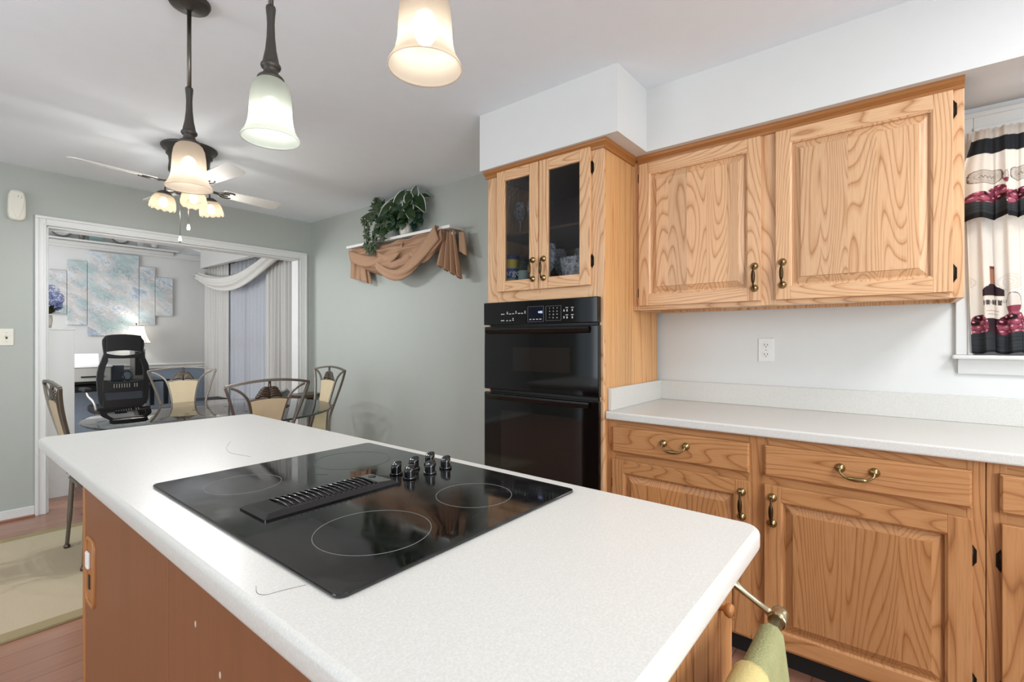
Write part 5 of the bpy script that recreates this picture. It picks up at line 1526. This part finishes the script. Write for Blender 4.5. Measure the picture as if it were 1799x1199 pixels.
# black bench in front of the curtain
bn = thing('bench', 'low black padded bench in front of the ivory curtains', 'bench', (2.30, 6.45, 0))
MB().box(-0.42, 0.10, -0.16, 0.16, 0.47, 0.535).build('cushion', M['black_mesh'], bn, bevel=0.02, seg=3)
for x, y in ((-0.38, -0.12), (0.06, -0.12), (-0.38, 0.12), (0.06, 0.12)): MB().box(x - 0.018, x + 0.018, y - 0.018, y + 0.018, 0, 0.47).build('leg', M['black'], bn)

# curtains along the office window wall
def curtain(name, y0, y1, z0, z1, xw, amp, n, m, label, cat, flare=0.0, grp=None):
    def fn(u, v):
        y = lerp(y0, y1, u); k = 0.55 + 0.45 * v
        x = xw + amp * k * math.sin(u * n * 2 * PI + 0.6 * math.sin(u * 9)) + amp * 0.45 * math.sin(u * n * 4.6 * PI + 1) - flare * v * v
        return (x, y + 0.012 * math.sin(u * n * 4 * PI) * v, lerp(z1, z0, v))
    o = MB().grid(fn, int(n * 14), 12).build(name, m, None, solid=0.0015)
    return tag(o, label, cat, grp)
curtain('curtain', 6.63, 7.38, 0.02, 2.20, 2.512, 0.018, 7, M['curtain'], 'ivory curtain panel in the back corner next to the office wall', 'curtain')
curtain('sheer_curtain', 5.30, 7.05, 0.02, 2.20, 2.550, 0.014, 13, M['sheer'], 'blue-grey sheer hanging between the two ivory curtain panels', 'curtain')
curtain('curtain', 4.915, 5.52, 0.02, 2.20, 2.49, 0.020, 6, M['curtain'], 'ivory curtain panel close behind the cased opening', 'curtain')
cn = thing('cornice', 'pale cornice box above the office curtains', 'cornice', (2.50, 6.1, 2.2))
MB().box(2.425, 2.44, 4.90, 7.30, 2.185, 2.428).build('front_board', M['cornice'], cn, True, bevel=0.004)
MB().box(2.44, 2.598, 7.285, 7.30, 2.185, 2.428).build('end_board', M['cornice'], cn, True)
MB().tube([(2.50, 4.92, 2.205), (2.50, 7.28, 2.205)], 0.01, 8).build('curtain_rod', M['white_plastic'], cn, True)
def scarf2(u, v):
    y = lerp(7.36, 4.96, u)
    s = 1 - (2 * (u - 0.0)) ** 2 if u < 0 else 0
    dr = 0.33 * math.sin(PI * min(1.0, u * 0.92 + 0.08)) ** 0.9 if u < 0.5 else 0.33 * math.sin(PI * min(1.0, u * 0.92 + 0.08)) ** 1.3
    wid = 0.075 + 0.05 * math.sin(PI * u)
    z = 2.155 - dr * 0.72 - wid * (v - 0.5) * 1.5
    x = 2.405 - 0.030 * math.sin(PI * v) + 0.012 * math.sin(v * 15 + u * 5)
    return (x, y, z)
o = MB().grid(scarf2, 50, 18).build('window_scarf', M['scarf'], None, solid=0.003)
tag(o, 'pale scarf swagged across the tops of the office curtains', 'scarf')

# ================================================================== wine-print curtains at the kitchen window
def mixc(a, b, t): return tuple(x + (y - x) * t for x, y in zip(a, b))
H = lambda s: srgb(s)[:3]
CREAM, BLACKC, TAUPE, BARREL = H('e6dccd'), H('15171a'), H('a39285'), H('3d4143')
DAYGLOW = H('c3ccd8')  # bluish daylight glow, mixed into the cream cloth in soft patches
def grapes(y, z, cy, cz, rx, rz, seed):
    """colour of a bunch of grapes, or None"""
    if ((y - cy) / rx) ** 2 + ((z - cz) / rz) ** 2 > 1: return None
    g = 0.0185
    row = math.floor(z / g); yy = y + (row % 2) * g / 2
    col = math.floor(yy / g)
    dy = yy - (col + 0.5) * g; dz = z - (row + 0.5) * g
    d = math.hypot(dy, dz) / g
    rr = noise.cell(Vector((col + seed, row, seed)))
    base = mixc(H('84384a'), H('b55c6e'), rr)
    if d > 0.50: return H('6a2a38')
    if math.hypot(dy + 0.002, dz - 0.004) < 0.0032: return H('d89aa2')
    return base
def tier(y, z):
    """cafe curtain print; y from 0 at the jamb side inward, z height"""
    c = CREAM
    c = mixc(c, DAYGLOW, 0.6 * max(0, noise.noise(Vector((y * 9, z * 4, 2.0)))))
    if z < 1.196: return H('0c0d0f')
    if z < 1.262 + 0.006 * math.sin(y * 60): 
        return mixc(BARREL, BLACKC, 0.5 + 0.5 * noise.noise(Vector((y * 20, z * 260, 1.0))))
    # pale engraved medallions
    for my, mz, r in ((0.105, 1.455, 0.034), (-0.005, 1.46, 0.022), (0.40, 1.46, 0.03)):
        d = math.hypot(y - my, (z - mz) * 0.95)
        if d < r:
            c = mixc(c, TAUPE, 0.3 if int(d / 0.0042) % 2 == 0 else 0.05)
    for by in (0.060, 0.185, 0.31, 0.44):
        d = y - by; ad = abs(d)
        # bottle
        if 1.235 < z < 1.448:
            hwid = 0.028 if z < 1.425 else lerp(0.028, 0.010, smooth(1.425, 1.448, z))
            if ad < hwid:
                c = mixc(H('2c1a20'), H('4a2229'), smooth(1.30, 1.24, z))
                if 1.318 < z < 1.404: c = H('e3d6c8') if not (1.365 < z < 1.395 and ad < 0.024 and int((y + 1) * 260) % 3 != 0 and 1.370 < z < 1.388) else H('4b4340')
                if 1.345 < z < 1.348 and ad < 0.018: c = H('8d7f78')
                if 1.332 < z < 1.334 and ad < 0.016: c = H('8d7f78')
        elif 1.448 <= z < 1.516:
            if ad < 0.0095: c = H('a06c50') if z < 1.506 else H('6e3a2e')
    for gy in (0.112, 0.237, 0.362):
        # wine glass
        d = y - gy
        if 1.325 < z < 1.415:
            e = ((d / 0.0205) ** 2 + ((z - 1.375) / 0.042) ** 2)
            if e < 1:
                c = H('8c3a4a') if z < 1.365 else mixc(CREAM, H('b8ada6'), 0.4)
                if e > 0.80: c = H('7c7472')
            elif z < 1.335 and abs(d) < 0.002: c = H('8b8380')
    for k, (gy, gz, rx, rz) in enumerate(((0.022, 1.292, 0.024, 0.045), (0.112, 1.292, 0.040, 0.05), (0.16, 1.28, 0.03, 0.03), (0.237, 1.292, 0.04, 0.05), (0.36, 1.292, 0.04, 0.05))):
        q_ = grapes(y, z, gy, gz, rx, rz, k)
        if q_: c = q_
    return c
def valance(y, z):
    c = CREAM
    c = mixc(c, DAYGLOW, 0.7 * max(0, noise.noise(Vector((y * 9, z * 4, 7.0)))))
    if z > 1.993: return H('bdb2a6')
    if z > 1.936: return H('191b1f')
    if z < 1.708: return H('101214')
    for lc in (0.045, 0.135, 0.225, 0.315, 0.42):
        if abs(y - lc) < 0.037 and abs(z - 1.848) < 0.026:
            e = (abs(y - lc) / 0.034) ** 4 + (abs(z - 1.848) / 0.025) ** 4
            i = ((y - lc) / 0.026) ** 2 + ((z - 1.848) / 0.015) ** 2
            if e < 1: c = mixc(CREAM, TAUPE, 0.55)
            if 0.75 < e < 1: c = H('5f524c')
            if 0.82 < i < 1.0: c = mixc(CREAM, TAUPE, 0.9)
            if abs(z - 1.848 - 0.004 * math.sin((y - lc) * 900)) < 0.0022 and abs(y - lc) < 0.018: c = H('7a6c66')
        if abs(y - lc) < 0.040 and z < 1.768:
            c = mixc(BARREL, H('2a2d2f'), 0.5 + 0.5 * noise.noise(Vector((y * 15, z * 250, 4.0))))
    if z < 1.74: c = mixc(BARREL, BLACKC, 0.5 + 0.5 * noise.noise(Vector((y * 15, z * 250, 4.0))))
    for gy in (0.088, 0.178, 0.268):
        e = ((y - gy) / 0.010) ** 2 + ((z - 1.835) / 0.024) ** 2
        if e < 1: c = H('8c3a4a') if z < 1.83 else H('cfc3b8')
        if 0.75 < e < 1: c = H('7c7472')
    for k, (gy, gz, rx, rz) in enumerate(((0.035, 1.772, 0.03, 0.020), (0.065, 1.785, 0.022, 0.030), (0.10, 1.762, 0.018, 0.026), (0.135, 1.775, 0.032, 0.022), (0.165, 1.79, 0.025, 0.03), (0.22, 1.775, 0.03, 0.022), (0.26, 1.785, 0.03, 0.026), (0.32, 1.775, 0.03, 0.022))):
        q_ = grapes(y, z, gy, gz, rx, rz, k + 9)
        if q_: c = q_
    return c
KX = 2.566
def tier_fn(u, v):
    y = -0.2 - u * 0.44 ; z = lerp(1.74, 1.188, v)
    f = 0.016 * math.sin(u * 40 + 1.2 * math.sin(u * 11)) + 0.007 * math.sin(u * 83 + 2)
    return (KX + 0.006 + f * (0.5 + 0.5 * v) * 0.9, y + 0.004 * math.sin(u * 80) - 0.016 * (v - 0.6) * (1 - u), z - 0.004 * math.sin(u * 37) * v)
kt = MB().grid(tier_fn, 260, 300, 0, lambda u, v: tuple(tier(0.44 * u - 0.004, lerp(1.74, 1.188, v))) + (1,)).build('cafe_curtain', M['print_cloth'], None)
tag(kt, 'lower kitchen window curtain printed with wine bottles and grapes', 'curtain')
def val_fn(u, v):
    y = -0.205 + 0.03 * smooth(0.0, 0.5, v) * (1 - smooth(0, 0.12, u)) - u * 0.435; z = lerp(2.030, 1.690, v)
    f = 0.014 * math.sin(u * 44 + 1.0 * math.sin(u * 9) + 1) + 0.005 * math.sin(u * 120)
    return (KX - 0.030 - 0.018 * v + f * (0.35 + 0.8 * v), y + 0.004 * math.sin(u * 90) * v, z - 0.006 * math.sin(u * 44 + 2) * v + (0.003 * math.sin(u * 140) if v < 0.1 else 0))
kv = MB().grid(val_fn, 260, 190, 0, lambda u, v: tuple(valance(0.435 * u, lerp(2.030, 1.690, v))) + (1,)).build('window_valance', M['print_cloth'], None)
tag(kv, 'gathered window valance printed with grapes and cellar labels', 'curtain')
text_mesh('lettering', 'CHATEAU', 0.017, Matrix.Translation((KX - 0.0225, -0.268, 1.380)) @ RX, mat('dark_print', '4b4340', 0.8), kt, 0.0002, 0.75)
MB().tube([(KX - 0.014, -0.205, 2.015), (KX - 0.014, -0.64, 2.015)], 0.005, 8).build('valance_rod', M['white_plastic'], kv)
MB().tube([(KX + 0.006, -0.205, 1.725), (KX + 0.006, -0.64, 1.725)], 0.006, 8).build('tension_rod', M['white_plastic'], kt)
